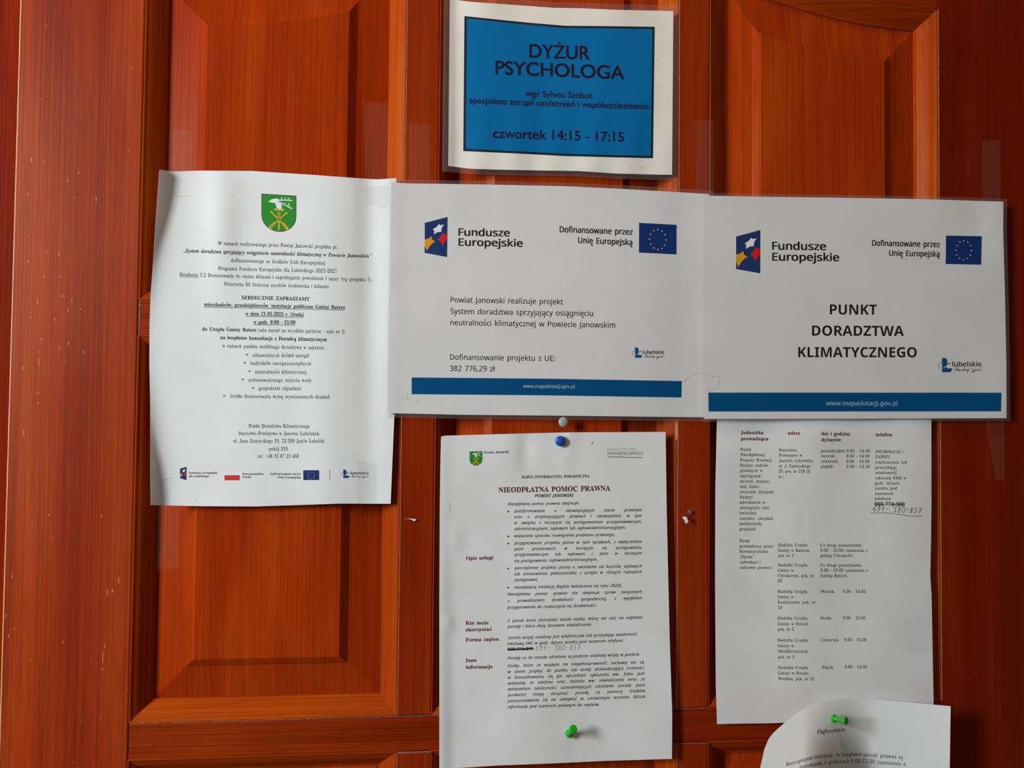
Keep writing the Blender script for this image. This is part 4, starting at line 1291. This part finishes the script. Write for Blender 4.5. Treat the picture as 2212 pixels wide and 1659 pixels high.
def dome(px, py, hgt, r, mat, label, lift):
    p0 = unproj(px, py, hgt)
    root = empty('thumb_tack', tuple(p0)); setp(root, label, 'thumb tack')
    ax = np.array([0.0, -1, 0.0])
    pr = [(0, r*.80), (.0006, r*.96), (.0012, r)]
    for k in range(1, 9):
        a = math.pi/2*k/8
        pr.append((.0012+r*.50*math.sin(a), max(r*math.cos(a), r*.03)))
    lathe('tack_head', p0+ax*lift, ax, pr, mat, root, 36)
    lathe('tack_point', p0-ax*0.006, ax, [(0, .0001), (.003, .0005), (.006+lift, .0005)], STEEL, root, 10)


dome(1209.5, 952.5, float(H_card(1209, 953)), 0.0048, PIN_BLUE, 'round blue thumb tack in the top edge of the information card', 0.0016)
dome(1215.0, 911.5, 0.0005, 0.0046, PIN_GREY, 'round grey thumb tack on bare wood above the blue tack', 0.0045)
pushpin(1228.5, 1586.5, 1239, 1573.5, card, 0.0130, PIN_GREEN, 'green push pin near the bottom edge of the information card')
pushpin(1795.5, 1551, 1828.5, 1557.5, note, 0.0120, PIN_GREEN, 'green push pin above the word Ogłoszenie on the curling sheet', gap=0.0022)


# ------------------------------------------------------------------ staples and tape
def strip3d(name, pts, wd, th, mat, parent):
    """thin bent bar through world points"""
    pts = np.array(pts, float); v, f = [], []
    for i, p in enumerate(pts):
        d = pts[min(i+1, len(pts)-1)]-pts[max(i-1, 0)]
        e1, e2, _ = frame_of(d)
        for a, b_ in ((-1, -1), (1, -1), (1, 1), (-1, 1)): v.append(p+e1*a*wd/2+e2*b_*th/2)
    for i in range(len(pts)-1):
        for k in range(4):
            a = 4*i+k; b_ = 4*i+(k+1) % 4
            f.append((a, b_, b_+4, a+4))
    f += [(3, 2, 1, 0), tuple(range(4*len(pts)-4, 4*len(pts)))]
    return mesh(name, v, f, mat, parent)


root = empty('staple', tuple(unproj(886, 1121, 0)))
setp(root, 'bent steel staple in the wood between the left notice and the information card', 'staple')
strip3d('staple_crown', [unproj(873.5, 1119.5, 0.0006), unproj(880, 1121, 0.0012), unproj(888, 1121.6, 0.0012), unproj(898, 1123.5, 0.0012)], 0.0008, 0.0007, STEEL, root)
mesh('paper_shred', unproj([880, 899, 898, 894, 888], [1120, 1121.5, 1124.2, 1125.6, 1122.6], 0.0018), [(0, 4, 3, 2, 1)], WHITE_SCRAP, root)
root = empty('staple', tuple(unproj(1483, 1112, 0)))
setp(root, 'staple holding a torn white paper scrap right of the information card', 'staple')
strip3d('staple_crown', [unproj(1473, 1116.5, 0.004), unproj(1484, 1108, 0.004), unproj(1493, 1102, 0.003), unproj(1492.5, 1108, 0.0)], 0.0007, 0.0006, STEEL, root)
q = [(1473.5, 1117), (1478, 1116), (1481.5, 1116.2), (1484.4, 1118.8), (1484.5, 1122), (1487, 1125.8), (1485.5, 1128.5), (1482.8, 1131.4), (1480.6, 1129.8), (1479, 1129.8), (1478.8, 1126.5), (1476, 1122.5)]
o = mesh('paper_scrap', unproj([a for a, b in q], [b for a, b in q], np.linspace(0.0048, 0.0062, len(q))), [tuple(range(len(q)))[::-1]], WHITE_SCRAP, root)
o['label'] = 'torn white paper scrap'
q = [(1484, 1105), (1492.6, 1101), (1491.5, 1109), (1487, 1108.5)]
mesh('paper_scrap', unproj([a for a, b in q], [b for a, b in q], [0.0044, 0.0034, 0.003, 0.0034]), [(3, 2, 1, 0)], WHITE_SCRAP, root)


def tape(q, label, h, mat=None, n=6):
    (a, b_, c, d) = q
    u = np.linspace(0, 1, n+1); P = []
    for vv in u:
        for uu in u: P.append(lerpq(q, uu, vv))
    P = np.array(P)
    hh = h(P[:, 0], P[:, 1]) if callable(h) else h
    W_ = unproj(P[:, 0], P[:, 1], hh)
    F = [(j*(n+1)+i, (j+1)*(n+1)+i, (j+1)*(n+1)+i+1, j*(n+1)+i+1) for j in range(n) for i in range(n)]
    o = mesh('tape_strip', W_, F, mat or TAPE, None, smooth=True)
    setp(o, label, 'tape')
    return o


tape([(373, 280), (417, 282), (421, 372), (375, 372)], 'clear tape remnant on the panel border above the left notice', -0.0103)
tape([(787, 222), (838, 222), (838, 392), (788, 392)], 'faint wide tape remnant on the wood above the left notice corner', -0.0103)
tape([(884, 268), (929, 268), (929, 393), (884, 393)], 'faint tape remnant on the narrow upright left of the blue poster', 0.0003)
tape([(1501, 262), (1540, 257), (1542, 424), (1503, 420)], 'faint tape remnant on the narrow upright right of the blue poster', 0.0003)
tape([(2122, 303), (2160, 303), (2161, 432), (2121, 432)], 'dull tape remnant on the right upright above the right sheet', 0.0003)
tape([(2128, 906), (2169, 906), (2170, 1039), (2151, 1037)], 'faint torn tape remnant on the right upright below the right sheet', 0.0003)
tape([(342, 1085), (386, 1085), (384.5, 1229), (340, 1229)], 'clear tape remnant on the panel border below the left notice', -0.0100)
tape([(787, 400), (840, 402), (840, 446), (788, 444)], 'clear tape patch on the upper right corner of the left notice', lambda x, y: H_left(x, y)+0.00025, TAPE2)
tape([(770, 998), (812, 1002), (813, 1086), (769, 1087)], 'clear tape strip on the lower right corner of the left notice', lambda x, y: H_left(x, y)+0.00025, TAPE2)
